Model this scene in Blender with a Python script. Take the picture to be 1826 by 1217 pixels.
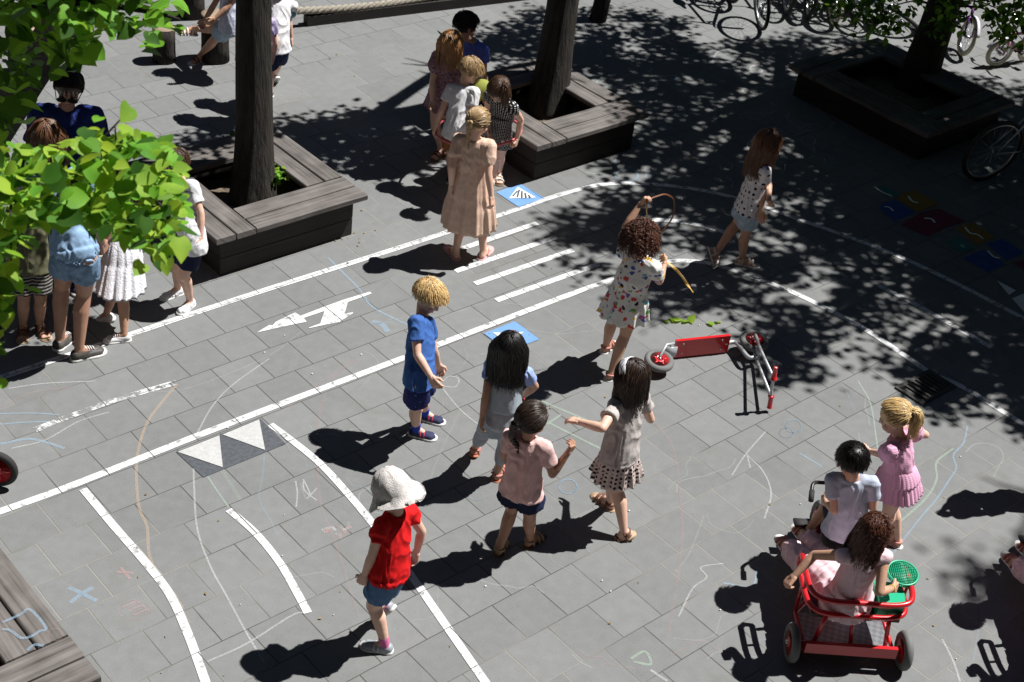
import bpy, bmesh, math, random
import numpy as np
from mathutils import Vector, Matrix, noise
from math import sin, cos, pi, radians, sqrt
for o in list(bpy.data.objects): bpy.data.objects.remove(o)
SC = bpy.context.scene
COL = SC.collection
TMP = bpy.data.scenes.new('workbench')
R = random.Random(7)
# ---------------------------------------------------------------- camera
W, H = 1826, 1217
F, CH, YAW, PITCH, ROLL = 2685.62, 5.928, 0.78839, 0.60064, -0.13364
_f = Vector((cos(YAW)*cos(PITCH), sin(YAW)*cos(PITCH), -sin(PITCH)))
_r0 = Vector((sin(YAW), -cos(YAW), 0)); _d0 = _f.cross(_r0)
CR = _r0*cos(ROLL) + _d0*sin(ROLL); CD = _d0*cos(ROLL) - _r0*sin(ROLL); CF = _f
CAM = Vector((0, 0, CH))
cd = bpy.data.cameras.new('camera'); cam = bpy.data.objects.new('camera', cd); COL.objects.link(cam)
cd.sensor_width = 36; cd.lens = 36*F/W; cd.clip_end = 500; cd.clip_start = 0.05
cam.matrix_world = Matrix(((CR.x, -CD.x, -CF.x, 0), (CR.y, -CD.y, -CF.y, 0), (CR.z, -CD.z, -CF.z, CH), (0, 0, 0, 1)))
cd.dof.use_dof = True; cd.dof.focus_distance = 9.3; cd.dof.aperture_fstop = 5.6
SC.camera = cam
def ray(px, py):
    return (CF*F + CR*(px-W/2) + CD*(py-H/2)).normalized()
def at(px, py, z=0.0):
    v = ray(px, py); return CAM + v*((z-CH)/v.z)
def pix(p):
    q = p-CAM; zz = q.dot(CF); return (W/2+F*q.dot(CR)/zz, H/2+F*q.dot(CD)/zz)
# ---------------------------------------------------------------- world and sun
SUNV = Vector((0.55, -0.195, 1.0)).normalized()      # towards the sun
w = bpy.data.worlds.new('World'); SC.world = w; w.use_nodes = True
nt = w.node_tree; bg = nt.nodes['Background']
sky = nt.nodes.new('ShaderNodeTexSky'); sky.sky_type = 'NISHITA'; sky.sun_disc = False
sky.sun_elevation = math.asin(SUNV.z); sky.sun_rotation = math.atan2(SUNV.x, SUNV.y)
sky.air_density = 0.5; sky.dust_density = 0.0; sky.ozone_density = 3.0; sky.altitude = 800
nt.links.new(sky.outputs[0], bg.inputs[0]); bg.inputs[1].default_value = 0.05
sl = bpy.data.lights.new('sun', 'SUN'); so = bpy.data.objects.new('sun', sl); COL.objects.link(so)
sl.energy = 5.0; sl.angle = radians(0.53); sl.color = (1, 0.975, 0.94)
so.rotation_euler = SUNV.to_track_quat('Z', 'Y').to_euler(); so.location = (0, 0, 30)
SC.view_settings.view_transform = 'Standard'; SC.view_settings.look = 'None'
SC.view_settings.exposure = 0.66; SC.view_settings.gamma = 1
SC.render.engine = 'CYCLES'
# ---------------------------------------------------------------- materials
def nodes(m): return m.node_tree.nodes, m.node_tree.links
def mat(name, col, rough=0.7, metal=0.0, bump=0.0, bscale=60, var=0.0, vscale=8, sheen=0, sss=0, spec=0.5, coat=0):
    m = bpy.data.materials.new(name); m.use_nodes = True
    N, L = nodes(m); b = N['Principled BSDF']
    b.inputs['Base Color'].default_value = (*col, 1); b.inputs['Roughness'].default_value = rough
    b.inputs['Metallic'].default_value = metal; b.inputs['Specular IOR Level'].default_value = spec
    if sheen: b.inputs['Sheen Weight'].default_value = sheen
    if coat: b.inputs['Coat Weight'].default_value = coat
    if sss:
        b.inputs['Subsurface Weight'].default_value = sss; b.inputs['Subsurface Scale'].default_value = 0.01
        b.inputs['Subsurface Radius'].default_value = (1, 0.35, 0.2)
    tc = N.new('ShaderNodeTexCoord')
    if var:
        n = N.new('ShaderNodeTexNoise'); n.inputs['Scale'].default_value = vscale; n.inputs['Detail'].default_value = 5
        L.new(tc.outputs['Object'], n.inputs['Vector'])
        r = N.new('ShaderNodeValToRGB'); r.color_ramp.elements[0].position = 0.3; r.color_ramp.elements[1].position = 0.7
        r.color_ramp.elements[0].color = (*[max(0, c*(1-var)) for c in col], 1)
        r.color_ramp.elements[1].color = (*[min(1, c*(1+var)) for c in col], 1)
        L.new(n.outputs[0], r.inputs[0]); L.new(r.outputs[0], b.inputs['Base Color'])
    if bump:
        n = N.new('ShaderNodeTexNoise'); n.inputs['Scale'].default_value = bscale; n.inputs['Detail'].default_value = 6
        L.new(tc.outputs['Object'], n.inputs['Vector'])
        bp = N.new('ShaderNodeBump'); bp.inputs['Strength'].default_value = bump; bp.inputs['Distance'].default_value = 0.01
        L.new(n.outputs[0], bp.inputs['Height']); L.new(bp.outputs[0], b.inputs['Normal'])
    return m
def mth(N, L, op, a, b=None, c=None):
    n = N.new('ShaderNodeMath'); n.operation = op
    for i, v in enumerate((a, b, c)):
        if v is None: continue
        if isinstance(v, (int, float)): n.inputs[i].default_value = v
        else: L.new(v, n.inputs[i])
    return n.outputs[0]
def tile_mask(N, L):
    """joint mask of the 30 cm half-bond pavers plus a per-tile random value, in object space of the ground"""
    tc = N.new('ShaderNodeTexCoord'); sp = N.new('ShaderNodeSeparateXYZ')
    wn = N.new('ShaderNodeTexNoise'); wn.inputs['Scale'].default_value = 3.0; L.new(tc.outputs['Object'], wn.inputs['Vector'])
    L.new(tc.outputs['Object'], sp.inputs[0])
    wob = mth(N, L, 'MULTIPLY', mth(N, L, 'SUBTRACT', wn.outputs[0], 0.5), 0.03)
    y = mth(N, L, 'ADD', mth(N, L, 'DIVIDE', sp.outputs[1], 0.3), -24.124+100)
    y = mth(N, L, 'ADD', y, wob)
    row = mth(N, L, 'FLOOR', y); fy = mth(N, L, 'FRACT', y)
    par = mth(N, L, 'MULTIPLY', mth(N, L, 'MODULO', row, 2.0), 0.5)
    rw = N.new('ShaderNodeTexWhiteNoise'); rw.noise_dimensions = '1D'; L.new(row, rw.inputs['W'])
    jit = mth(N, L, 'MULTIPLY', mth(N, L, 'SUBTRACT', rw.outputs[0], 0.5), 0.05)
    x = mth(N, L, 'ADD', mth(N, L, 'DIVIDE', sp.outputs[0], 0.3), -9.422+100.5)
    x = mth(N, L, 'ADD', mth(N, L, 'ADD', x, par), jit)
    x = mth(N, L, 'ADD', x, wob)
    cx = mth(N, L, 'FLOOR', x); fx = mth(N, L, 'FRACT', x)
    def edge(f, wdt):
        d = mth(N, L, 'MINIMUM', f, mth(N, L, 'SUBTRACT', 1.0, f))
        mr = N.new('ShaderNodeMapRange'); mr.interpolation_type = 'SMOOTHSTEP'
        L.new(d, mr.inputs[0]); mr.inputs[1].default_value = wdt*0.35; mr.inputs[2].default_value = wdt
        mr.inputs[3].default_value = 1; mr.inputs[4].default_value = 0
        return mr.outputs[0]
    rwd = N.new('ShaderNodeTexWhiteNoise'); rwd.noise_dimensions = '3D'
    cb = N.new('ShaderNodeCombineXYZ'); L.new(cx, cb.inputs[0]); L.new(row, cb.inputs[1]); L.new(cb.outputs[0], rwd.inputs[0])
    m = mth(N, L, 'MAXIMUM', edge(fx, 0.015), edge(fy, 0.012))
    return tc, m, rwd
def paver_mat():
    m = bpy.data.materials.new('grey_concrete_pavers'); m.use_nodes = True
    N, L = nodes(m); b = N['Principled BSDF']
    tc, jm, rnd = tile_mask(N, L)
    big = N.new('ShaderNodeTexNoise'); big.inputs['Scale'].default_value = 0.9; big.inputs['Detail'].default_value = 4
    fine = N.new('ShaderNodeTexNoise'); fine.inputs['Scale'].default_value = 160; fine.inputs['Detail'].default_value = 3
    mid = N.new('ShaderNodeTexNoise'); mid.inputs['Scale'].default_value = 14; mid.inputs['Detail'].default_value = 6
    for n in (big, fine, mid): L.new(tc.outputs['Object'], n.inputs['Vector'])
    v = mth(N, L, 'ADD', mth(N, L, 'MULTIPLY', rnd.outputs[0], 0.12), 0.84)
    v = mth(N, L, 'ADD', v, mth(N, L, 'MULTIPLY', mth(N, L, 'SUBTRACT', fine.outputs[0], 0.5), 0.42))
    v = mth(N, L, 'ADD', v, mth(N, L, 'MULTIPLY', mth(N, L, 'SUBTRACT', mid.outputs[0], 0.5), 0.26))
    v = mth(N, L, 'ADD', v, mth(N, L, 'MULTIPLY', mth(N, L, 'SUBTRACT', big.outputs[0], 0.5), 0.22))
    # pale chalk dust trodden into the slabs
    dust = N.new('ShaderNodeTexNoise'); dust.inputs['Scale'].default_value = 1.6; dust.inputs['Detail'].default_value = 8; dust.inputs['Roughness'].default_value = 0.7
    L.new(tc.outputs['Object'], dust.inputs['Vector'])
    dr = N.new('ShaderNodeMapRange'); L.new(dust.outputs[0], dr.inputs[0]); dr.inputs[1].default_value = 0.55; dr.inputs[2].default_value = 0.8
    dr.inputs[3].default_value = 0; dr.inputs[4].default_value = 0.14
    col = N.new('ShaderNodeVectorMath'); col.operation = 'SCALE'; col.inputs[0].default_value = (0.186, 0.191, 0.191); L.new(v, col.inputs['Scale'])
    mx = N.new('ShaderNodeMix'); mx.data_type = 'RGBA'; L.new(dr.outputs[0], mx.inputs['Factor']); L.new(col.outputs[0], mx.inputs['A'])
    mx.inputs['B'].default_value = (0.26, 0.26, 0.25, 1)
    # joints: mostly dark grit, sandy in patches
    jn = N.new('ShaderNodeTexNoise'); jn.inputs['Scale'].default_value = 0.55; jn.inputs['Detail'].default_value = 5; L.new(tc.outputs['Object'], jn.inputs['Vector'])
    jr = N.new('ShaderNodeValToRGB'); jr.color_ramp.elements[0].position = 0.52; jr.color_ramp.elements[0].color = (0.075, 0.073, 0.065, 1)
    jr.color_ramp.elements[1].position = 0.62; jr.color_ramp.elements[1].color = (0.265, 0.255, 0.225, 1); js = N.new('ShaderNodeSeparateXYZ'); L.new(tc.outputs['Object'], js.inputs[0])
    jb = N.new('ShaderNodeMapRange'); L.new(js.outputs[1], jb.inputs[0]); jb.inputs[1].default_value = 3.0; jb.inputs[2].default_value = 5.6; jb.inputs[3].default_value = 0.13; jb.inputs[4].default_value = 0.0
    L.new(mth(N, L, 'ADD', jn.outputs[0], jb.outputs[0]), jr.inputs[0])
    mj = N.new('ShaderNodeMix'); mj.data_type = 'RGBA'; L.new(jm, mj.inputs['Factor']); L.new(mx.outputs['Result'], mj.inputs['A']); L.new(jr.outputs[0], mj.inputs['B'])
    # dark specks of trodden gum and grit
    vo = N.new('ShaderNodeTexVoronoi'); vo.inputs['Scale'].default_value = 26; L.new(tc.outputs['Object'], vo.inputs['Vector'])
    sk = mth(N, L, 'LESS_THAN', vo.outputs['Distance'], 0.07)
    ms = N.new('ShaderNodeMix'); ms.data_type = 'RGBA'; L.new(mth(N, L, 'MULTIPLY', sk, 0.6), ms.inputs['Factor']); L.new(mj.outputs['Result'], ms.inputs['A'])
    ms.inputs['B'].default_value = (0.08, 0.078, 0.07, 1)
    # old damp stains and tyre scuffs
    st = N.new('ShaderNodeTexNoise'); st.inputs['Scale'].default_value = 2.3; st.inputs['Detail'].default_value = 7; st.inputs['Distortion'].default_value = 1.2; L.new(tc.outputs['Object'], st.inputs['Vector'])
    sr = N.new('ShaderNodeMapRange'); L.new(st.outputs[0], sr.inputs[0]); sr.inputs[1].default_value = 0.60; sr.inputs[2].default_value = 0.72; sr.inputs[3].default_value = 0; sr.inputs[4].default_value = 0.22
    m3 = N.new('ShaderNodeMix'); m3.data_type = 'RGBA'; L.new(sr.outputs[0], m3.inputs['Factor']); L.new(ms.outputs['Result'], m3.inputs['A']); m3.inputs['B'].default_value = (0.12, 0.115, 0.10, 1); ms = m3
    L.new(ms.outputs['Result'], b.inputs['Base Color']); b.inputs['Roughness'].default_value = 0.88; b.inputs['Specular IOR Level'].default_value = 0.25
    bp = N.new('ShaderNodeBump'); bp.inputs['Strength'].default_value = 0.6; bp.inputs['Distance'].default_value = 0.006
    hh = mth(N, L, 'ADD', mth(N, L, 'MULTIPLY', jm, -1.0), mth(N, L, 'MULTIPLY', fine.outputs[0], 0.25))
    hh = mth(N, L, 'ADD', hh, mth(N, L, 'MULTIPLY', rnd.outputs[0], 0.2))
    L.new(hh, bp.inputs['Height']); L.new(bp.outputs[0], b.inputs['Normal'])
    return m
def paint_mat(name, col, wear=0.35, joints=True, scale=30, soft=0.05, amax=1.0):
    """road paint or chalk: opaque flecks over transparent gaps where it has worn off and over the joints"""
    m = bpy.data.materials.new(name); m.use_nodes = True
    N, L = nodes(m); b = N['Principled BSDF']; out = N['Material Output']
    tc, jm, rnd = tile_mask(N, L)
    n = N.new('ShaderNodeTexNoise'); n.inputs['Scale'].default_value = scale; n.inputs['Detail'].default_value = 8; n.inputs['Roughness'].default_value = 0.75
    L.new(tc.outputs['Object'], n.inputs['Vector'])
    n2 = N.new('ShaderNodeTexNoise'); n2.inputs['Scale'].default_value = 9; n2.inputs['Detail'].default_value = 4; L.new(tc.outputs['Object'], n2.inputs['Vector'])
    b.inputs['Base Color'].default_value = (*col, 1); b.inputs['Roughness'].default_value = 0.8
    v = N.new('ShaderNodeVectorMath'); v.operation = 'SCALE'; v.inputs[0].default_value = col
    L.new(mth(N, L, 'ADD', 0.82, mth(N, L, 'MULTIPLY', n2.outputs[0], 0.34)), v.inputs['Scale']); L.new(v.outputs[0], b.inputs['Base Color'])
    a = N.new('ShaderNodeMapRange'); a.inputs[1].default_value = wear-soft; a.inputs[2].default_value = wear+soft; a.inputs[4].default_value = amax
    L.new(n.outputs[0], a.inputs[0])
    al = a.outputs[0]
    if joints: al = mth(N, L, 'MULTIPLY', al, mth(N, L, 'SUBTRACT', 1.0, jm))
    L.new(al, b.inputs['Alpha'])
    return m
def wood_mat(name, c0, c1):
    m = bpy.data.materials.new(name); m.use_nodes = True
    N, L = nodes(m); b = N['Principled BSDF']
    tc = N.new('ShaderNodeTexCoord'); mp = N.new('ShaderNodeMapping'); mp.inputs['Scale'].default_value = (1.5, 40, 40)
    L.new(tc.outputs['UV'], mp.inputs['Vector'])
    n = N.new('ShaderNodeTexNoise'); n.inputs['Scale'].default_value = 1.0; n.inputs['Detail'].default_value = 8; n.inputs['Distortion'].default_value = 0.6
    L.new(mp.outputs[0], n.inputs['Vector'])
    n2 = N.new('ShaderNodeTexNoise'); n2.inputs['Scale'].default_value = 5; n2.inputs['Detail'].default_value = 6; L.new(tc.outputs['Object'], n2.inputs['Vector'])
    ad = mth(N, L, 'ADD', mth(N, L, 'MULTIPLY', n.outputs[0], 0.6), mth(N, L, 'MULTIPLY', n2.outputs[0], 0.4))
    r = N.new('ShaderNodeValToRGB'); r.color_ramp.elements[0].position = 0.32; r.color_ramp.elements[1].position = 0.66
    r.color_ramp.elements[0].color = (*c0, 1); r.color_ramp.elements[1].color = (*c1, 1)
    L.new(ad, r.inputs[0]); L.new(r.outputs[0], b.inputs['Base Color']); b.inputs['Roughness'].default_value = 0.75
    bp = N.new('ShaderNodeBump'); bp.inputs['Strength'].default_value = 0.5; bp.inputs['Distance'].default_value = 0.004
    L.new(n.outputs[0], bp.inputs['Height']); L.new(bp.outputs[0], b.inputs['Normal'])
    return m
def leaf_mat(name, c, tc_, sp=0.4):
    m = bpy.data.materials.new(name); m.use_nodes = True
    N, L = nodes(m); b = N['Principled BSDF']; out = N['Material Output']
    g = N.new('ShaderNodeTexCoord')
    n = N.new('ShaderNodeTexNoise'); n.inputs['Scale'].default_value = 9; L.new(g.outputs['Object'], n.inputs['Vector'])
    r = N.new('ShaderNodeValToRGB'); r.color_ramp.elements[0].position = 0.35; r.color_ramp.elements[1].position = 0.65
    r.color_ramp.elements[0].color = (c[0]*0.6, c[1]*0.72, c[2]*0.7, 1); r.color_ramp.elements[1].color = (c[0]*1.25, c[1]*1.15, c[2], 1)
    L.new(n.outputs[0], r.inputs[0]); L.new(r.outputs[0], b.inputs['Base Color'])
    b.inputs['Roughness'].default_value = 0.55; b.inputs['Specular IOR Level'].default_value = sp*.5
    tr = N.new('ShaderNodeBsdfTranslucent'); tr.inputs[0].default_value = (*tc_, 1)
    mx = N.new('ShaderNodeMixShader'); mx.inputs[0].default_value = 0.42
    L.new(b.outputs[0], mx.inputs[1]); L.new(tr.outputs[0], mx.inputs[2]); L.new(mx.outputs[0], out.inputs[0])
    return m
# ---------------------------------------------------------------- mesh helpers
class MB:
    def __init__(s): s.v = []; s.f = []; s.m = []; s.uv = []
    def add(s, vs, fs, mi=0):
        n = len(s.v); s.v.extend([Vector(v) for v in vs]); s.f.extend([tuple(i+n for i in f) for f in fs]); s.m.extend([mi]*len(fs)); return s
    def join(s, o, mi=0):
        n = len(s.v); s.v.extend(o.v); s.f.extend([tuple(i+n for i in f) for f in o.f]); s.m.extend([k+mi for k in o.m]); return s
    def box(s, c, ax, ay, az, hx, hy, hz, mi=0):
        """box centred c with unit axes and half sizes"""
        c = Vector(c); vs = [c+ax*(hx*i)+ay*(hy*j)+az*(hz*k) for i in (-1, 1) for j in (-1, 1) for k in (-1, 1)]
        return s.add(vs, [(0, 1, 3, 2), (4, 6, 7, 5), (0, 4, 5, 1), (2, 3, 7, 6), (0, 2, 6, 4), (1, 5, 7, 3)], mi)
    def rings(s, rings, cap=True, mi=0):
        n = len(rings[0]); b = len(s.v)
        vs = [p for r in rings for p in r]; fs = []
        for i in range(len(rings)-1):
            for j in range(n):
                a = i*n+j; c = i*n+(j+1) % n; fs.append((a, c, c+n, a+n))
        if cap:
            fs.append(tuple(range(n-1, -1, -1))); fs.append(tuple(range((len(rings)-1)*n, len(rings)*n)))
        return s.add(vs, fs, mi)
    def tube(s, pts, rad, seg=8, mi=0, closed=False, cap=True):
        pts = [Vector(p) for p in pts]; n = len(pts)
        if not hasattr(rad, '__len__'): rad = [rad]*n
        up = None; rings = []
        for i, p in enumerate(pts):
            if closed: t = pts[(i+1) % n]-pts[i-1]
            else: t = pts[min(i+1, n-1)]-pts[max(i-1, 0)]
            t = t.normalized() if t.length > 1e-9 else Vector((0, 0, 1))
            if up is None:
                up = Vector((0, 0, 1)) if abs(t.z) < 0.9 else Vector((1, 0, 0))
            a = (up-t*up.dot(t)); a = a.normalized() if a.length > 1e-6 else t.orthogonal().normalized(); b = t.cross(a); up = a
            rings.append([p+(a*cos(2*pi*k/seg)+b*sin(2*pi*k/seg))*rad[i] for k in range(seg)])
        if closed:
            nn = len(s.v); vs = [q for r in rings for q in r]; fs = []
            for i in range(n):
                for j in range(seg):
                    i2 = (i+1) % n; fs.append((i*seg+j, i*seg+(j+1) % seg, i2*seg+(j+1) % seg, i2*seg+j))
            return s.add(vs, fs, mi)
        return s.rings(rings, cap, mi)
    def ell(s, c, ax, ay, az, ra, rb, rc, nu=14, nv=9, mi=0):
        c = Vector(c); rings = []
        for i in range(1, nv):
            t = pi*i/nv
            rings.append([c+ax*(ra*sin(t)*cos(2*pi*j/nu))+ay*(rb*sin(t)*sin(2*pi*j/nu))+az*(-rc*cos(t)) for j in range(nu)])
        b = len(s.v); s.rings(rings, False, mi); n = len(s.v)
        s.v.append(c-az*rc); s.v.append(c+az*rc)
        for j in range(nu):
            s.f.append((b+(j+1) % nu, b+j, n)); s.m.append(mi)
            k = b+(nv-2)*nu; s.f.append((k+j, k+(j+1) % nu, n+1)); s.m.append(mi)
        return s
    def cap(s, a, b, ra, rb, seg=12, mi=0):
        """round-ended cone from a to b"""
        a = Vector(a); b = Vector(b); t = (b-a); L = t.length
        t = t/L if L > 1e-6 else Vector((0, 0, 1)); u = t.orthogonal().normalized(); w = t.cross(u)
        rings = []
        for k in (-0.995, -0.75, -0.4, 0):
            rings.append((a+t*ra*k, ra*sqrt(max(0, 1-k*k))))
        for k in (0.33, 0.66): rings.append((a+t*L*k, ra+(rb-ra)*k))
        for k in (0, 0.4, 0.75, 0.995): rings.append((b+t*rb*k, rb*sqrt(max(0, 1-k*k))))
        return s.rings([[c+(u*cos(2*pi*j/seg)+w*sin(2*pi*j/seg))*r for j in range(seg)] for c, r in rings], True, mi)
    def ribbon(s, pts, wid, nrm=Vector((0, 0, 1)), mi=0):
        pts = [Vector(p) for p in pts]; n = len(pts); vs = []
        for i, p in enumerate(pts):
            t = (pts[min(i+1, n-1)]-pts[max(i-1, 0)]).normalized(); sd = t.cross(nrm).normalized()
            ww = wid[i] if hasattr(wid, '__len__') else wid
            vs += [p-sd*ww/2, p+sd*ww/2]
        return s.add(vs, [(2*i, 2*i+1, 2*i+3, 2*i+2) for i in range(n-1)], mi)
    def remesh(s, voxel, smooth=4, fac=0.6):
        me = bpy.data.meshes.new('tmp'); me.from_pydata([v[:] for v in s.v], [], s.f); me.update()
        ob = bpy.data.objects.new('tmp', me); TMP.collection.objects.link(ob)
        md = ob.modifiers.new('r', 'REMESH'); md.mode = 'VOXEL'; md.voxel_size = voxel
        if smooth:
            sm = ob.modifiers.new('s', 'SMOOTH'); sm.iterations = smooth; sm.factor = fac
        vl = TMP.view_layers[0]; vl.update(); dg = vl.depsgraph; ev = ob.evaluated_get(dg); m2 = ev.to_mesh()
        r = MB(); r.v = [v.co.copy() for v in m2.vertices]; r.f = [tuple(p.vertices) for p in m2.polygons]; r.m = [0]*len(r.f)
        ev.to_mesh_clear(); bpy.data.objects.remove(ob); bpy.data.meshes.remove(me)
        return r
    def build(s, name, mats, parent=None, loc=None, smooth=True, uvfn=None):
        """links the mesh; loc = where the object's origin stands (children keep their parent's origin)"""
        org = Vector(loc) if loc is not None else (parent['_o'] if False else Vector(ORG.get(parent.name, (0, 0, 0))) if parent else Vector((0, 0, 0)))
        me = bpy.data.meshes.new(name); me.from_pydata([(v-org)[:] for v in s.v], [], s.f)
        for m_ in (mats if isinstance(mats, (list, tuple)) else [mats]): me.materials.append(m_)
        me.polygons.foreach_set('material_index', s.m); me.update()
        if smooth: me.polygons.foreach_set('use_smooth', [True]*len(me.polygons))
        if uvfn:
            ul = me.uv_layers.new(name='UVMap')
            for lp in me.loops: ul.data[lp.index].uv = uvfn(s.v[lp.vertex_index])
        o = bpy.data.objects.new(name, me); COL.objects.link(o)
        if parent: o.parent = parent; off = org-Vector(ORG.get(parent.name, (0, 0, 0))); o.location = off
        else: o.location = org
        ORG[o.name] = tuple(org)
        return o
ORG = {}
def tag(o, label=None, cat=None, group=None, kind=None):
    if label: o['label'] = label
    if cat: o['category'] = cat
    if group: o['group'] = group
    if kind: o['kind'] = kind
    return o
def empty(name, loc, label, cat, group=None):
    o = bpy.data.objects.new(name, None); COL.objects.link(o); o.location = loc; o.empty_display_size = 0.1
    ORG[o.name] = tuple(loc); return tag(o, label, cat, group)
def spline(pts, n=8):
    """Catmull-Rom through pts"""
    P = [Vector(p) for p in pts]; P = [P[0]*2-P[1]]+P+[P[-1]*2-P[-2]]; out = []
    for i in range(1, len(P)-2):
        a, b, c, d = P[i-1:i+3]
        for k in range(n):
            t = k/n; out.append(0.5*((2*b)+(c-a)*t+(2*a-5*b+4*c-d)*t*t+(3*b-a-3*c+d)*t**3))
    out.append(P[-2]); return out
def locks_mesh(L_, b):
    """many thin tapering strands at once: (points, radius, tip factor, material)"""
    by = {}
    for q in L_: by.setdefault(len(q[0]), []).append(q)
    for m_, qs in by.items():
        P = np.array([[tuple(p) for p in q[0]] for q in qs]); r0 = np.array([q[1] for q in qs]); r1 = np.array([q[2] for q in qs])
        T = np.empty_like(P); T[:, 1:-1] = P[:, 2:]-P[:, :-2]; T[:, 0] = P[:, 1]-P[:, 0]; T[:, -1] = P[:, -1]-P[:, -2]
        T /= np.linalg.norm(T, axis=2)[..., None]+1e-9; ref = np.array([0.31, 0.87, 0.38]); A = np.cross(T, ref); A /= np.linalg.norm(A, axis=2)[..., None]+1e-9; B = np.cross(T, A)
        t = np.linspace(0, 1, m_)**1.5; r = r0[:, None]*(1-(1-r1[:, None])*t[None]); sg = 4; V = []
        for k in range(sg): V.append(P+(A*cos(2*pi*k/sg)+B*sin(2*pi*k/sg))*r[..., None])
        V = np.stack(V, 2).reshape(-1, 3); n0 = len(b.v); b.v.extend([Vector(v) for v in V.tolist()])
        i = np.arange(m_-1)[:, None]*sg; j = np.arange(sg)[None]; f = np.stack([i+j, i+(j+1) % sg, i+sg+(j+1) % sg, i+sg+j], -1).reshape(-1, 4)
        F_ = (f[None]+(np.arange(len(qs))*m_*sg)[:, None, None]+n0).reshape(-1, 4); b.f.extend(map(tuple, F_.tolist()))
        for q in qs: b.m.extend([q[3]]*len(f))
X, Y, Z = Vector((1, 0, 0)), Vector((0, 1, 0)), Vector((0, 0, 1))
# ================================================================ SETTING
PAV = paver_mat()
g = MB(); g.add([(-60, -60, 0), (120, -60, 0), (120, 120, 0), (-60, 120, 0)], [(0, 1, 2, 3)])
tag(g.build('ground', PAV, smooth=False), kind='structure')
WHITE = paint_mat('white_road_paint', (0.60, 0.61, 0.615), 0.41, scale=14, soft=.07)
WORN = paint_mat('worn_white_road_paint', (0.56, 0.57, 0.57), 0.50, scale=18)
def line(px, wid=0.052, m=WHITE, z=0.004, n=8, name='painted_line'):
    pts = spline([at(a, b, z) for a, b in px], n) if len(px) > 2 else [at(a, b, z) for a, b in px]
    b = MB(); b.ribbon(pts, wid); return tag(b.build(name, m, smooth=False), kind='structure')
def poly(px, m, z=0.004, name='painted_shape', kind='structure'):
    b = MB(); b.add([at(a, c, z) for a, c in px], [tuple(range(len(px)))])
    # triangulate for concave outlines
    o = b.build(name, m, smooth=False)
    bm = bmesh.new(); bm.from_mesh(o.data); bmesh.ops.triangulate(bm, faces=bm.faces); bmesh.ops.recalc_face_normals(bm, faces=bm.faces)
    if bm.faces and sum(f.normal.z for f in bm.faces) < 0: bmesh.ops.reverse_faces(bm, faces=bm.faces)
    bm.to_mesh(o.data); bm.free()
    return tag(o, kind='structure')
# straight lines follow the tile rows (world x)
def xline(px0, px1, yref, wid=0.075, m=WHITE):
    y = at(*yref).y; b = MB(); b.ribbon([Vector((at(*px0).x, y, 0.004)), Vector((at(*px1).x, y, 0.004))], wid)
    return tag(b.build('painted_line', m, smooth=False), kind='structure')
line([(-60, 933), (104, 875), (269, 810), (350, 778), (494, 723), (633, 671), (760, 623), (883, 576), (985, 537), (1095, 497), (1160, 472), (1215, 465), (1270, 471), (1330, 490), (1420, 524), (1530, 580), (1600, 625), (1660, 665), (1720, 692), (1826, 757), (1900, 800)], n=5)
line([(-60, 694), (0, 674), (160, 621), (430, 531), (680, 452), (890, 384), (1000, 347), (1075, 329), (1150, 328), (1230, 336), (1300, 350), (1360, 368), (1420, 390), (1500, 418), (1600, 456), (1700, 503), (1826, 568), (1900, 606)], n=5)
line([(825, 443), (958, 398)]); line([(812, 484), (992, 423)]); line([(847, 506), (1022, 446)]); line([(885, 536), (1068, 471)])
line([(1150, 392), (1200, 394), (1250, 402), (1300, 417)], 0.06)
line([(1566, 509), (1620, 536), (1690, 575), (1768, 620)])
line([(62, 767), (130, 741), (215, 711), (315, 682)], 0.05, WORN)
line([(148, 872), (203, 938), (262, 1006), (304, 1062), (337, 1135), (366, 1215), (385, 1270)], 0.048)
line([(408, 909), (455, 950), (497, 1001), (527, 1052), (549, 1093)], 0.046)
line([(482, 757), (525, 789), (572, 828), (620, 880), (667, 937), (735, 1029), (790, 1108), (868, 1220), (900, 1265)], 0.048)
def zz(L, ox, oy, s): return [(ox+a/s, oy+b/s) for a, b in L]
poly(zz([(190, 630), (340, 540), (380, 545), (420, 500), (650, 388), (715, 430), (1000, 320), (1225, 238), (1550, 138), (1575, 158), (1535, 175), (1285, 265), (1245, 405), (1350, 385), (1345, 400), (1180, 505), (1000, 540), (820, 578), (815, 572), (955, 520), (1005, 370), (755, 455), (790, 500), (640, 530)], 430, 500, 6.76), WHITE, name='painted_arrow')
TRIW = mat('pale_grey_tile', (0.40, 0.405, 0.40), 0.8, var=.12, vscale=60)
GREYP = mat('dark_grey_paint', (0.062, 0.068, 0.078), 0.8, var=0.25, vscale=40)
k = (0, 640, 2.109)
poly(zz([(668, 350), (825, 288), (838, 408)], *k), TRIW, 0.008, 'painted_triangle')
poly(zz([(837, 285), (975, 228), (997, 343)], *k), TRIW, 0.008, 'painted_triangle')
poly(zz([(662, 350), (978, 224), (1075, 320), (765, 446)], *k), GREYP, 0.004, 'painted_tile')
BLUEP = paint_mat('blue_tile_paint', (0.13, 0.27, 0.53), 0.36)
WT = paint_mat('white_tile_paint', (0.8, 0.8, 0.78), 0.30, joints=False)
poly([(885, 343), (928, 327), (970, 353), (926, 370)], BLUEP, 0.0045, 'painted_tile')
poly([(863, 595), (918, 573), (963, 605), (906, 626)], BLUEP, 0.0045, 'painted_tile')
k = (640, 0, 2.435)
tri = zz([(653, 862), (690, 812), (768, 858)], *k)
poly(tri, WT, 0.0085, 'painted_triangle')
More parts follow.
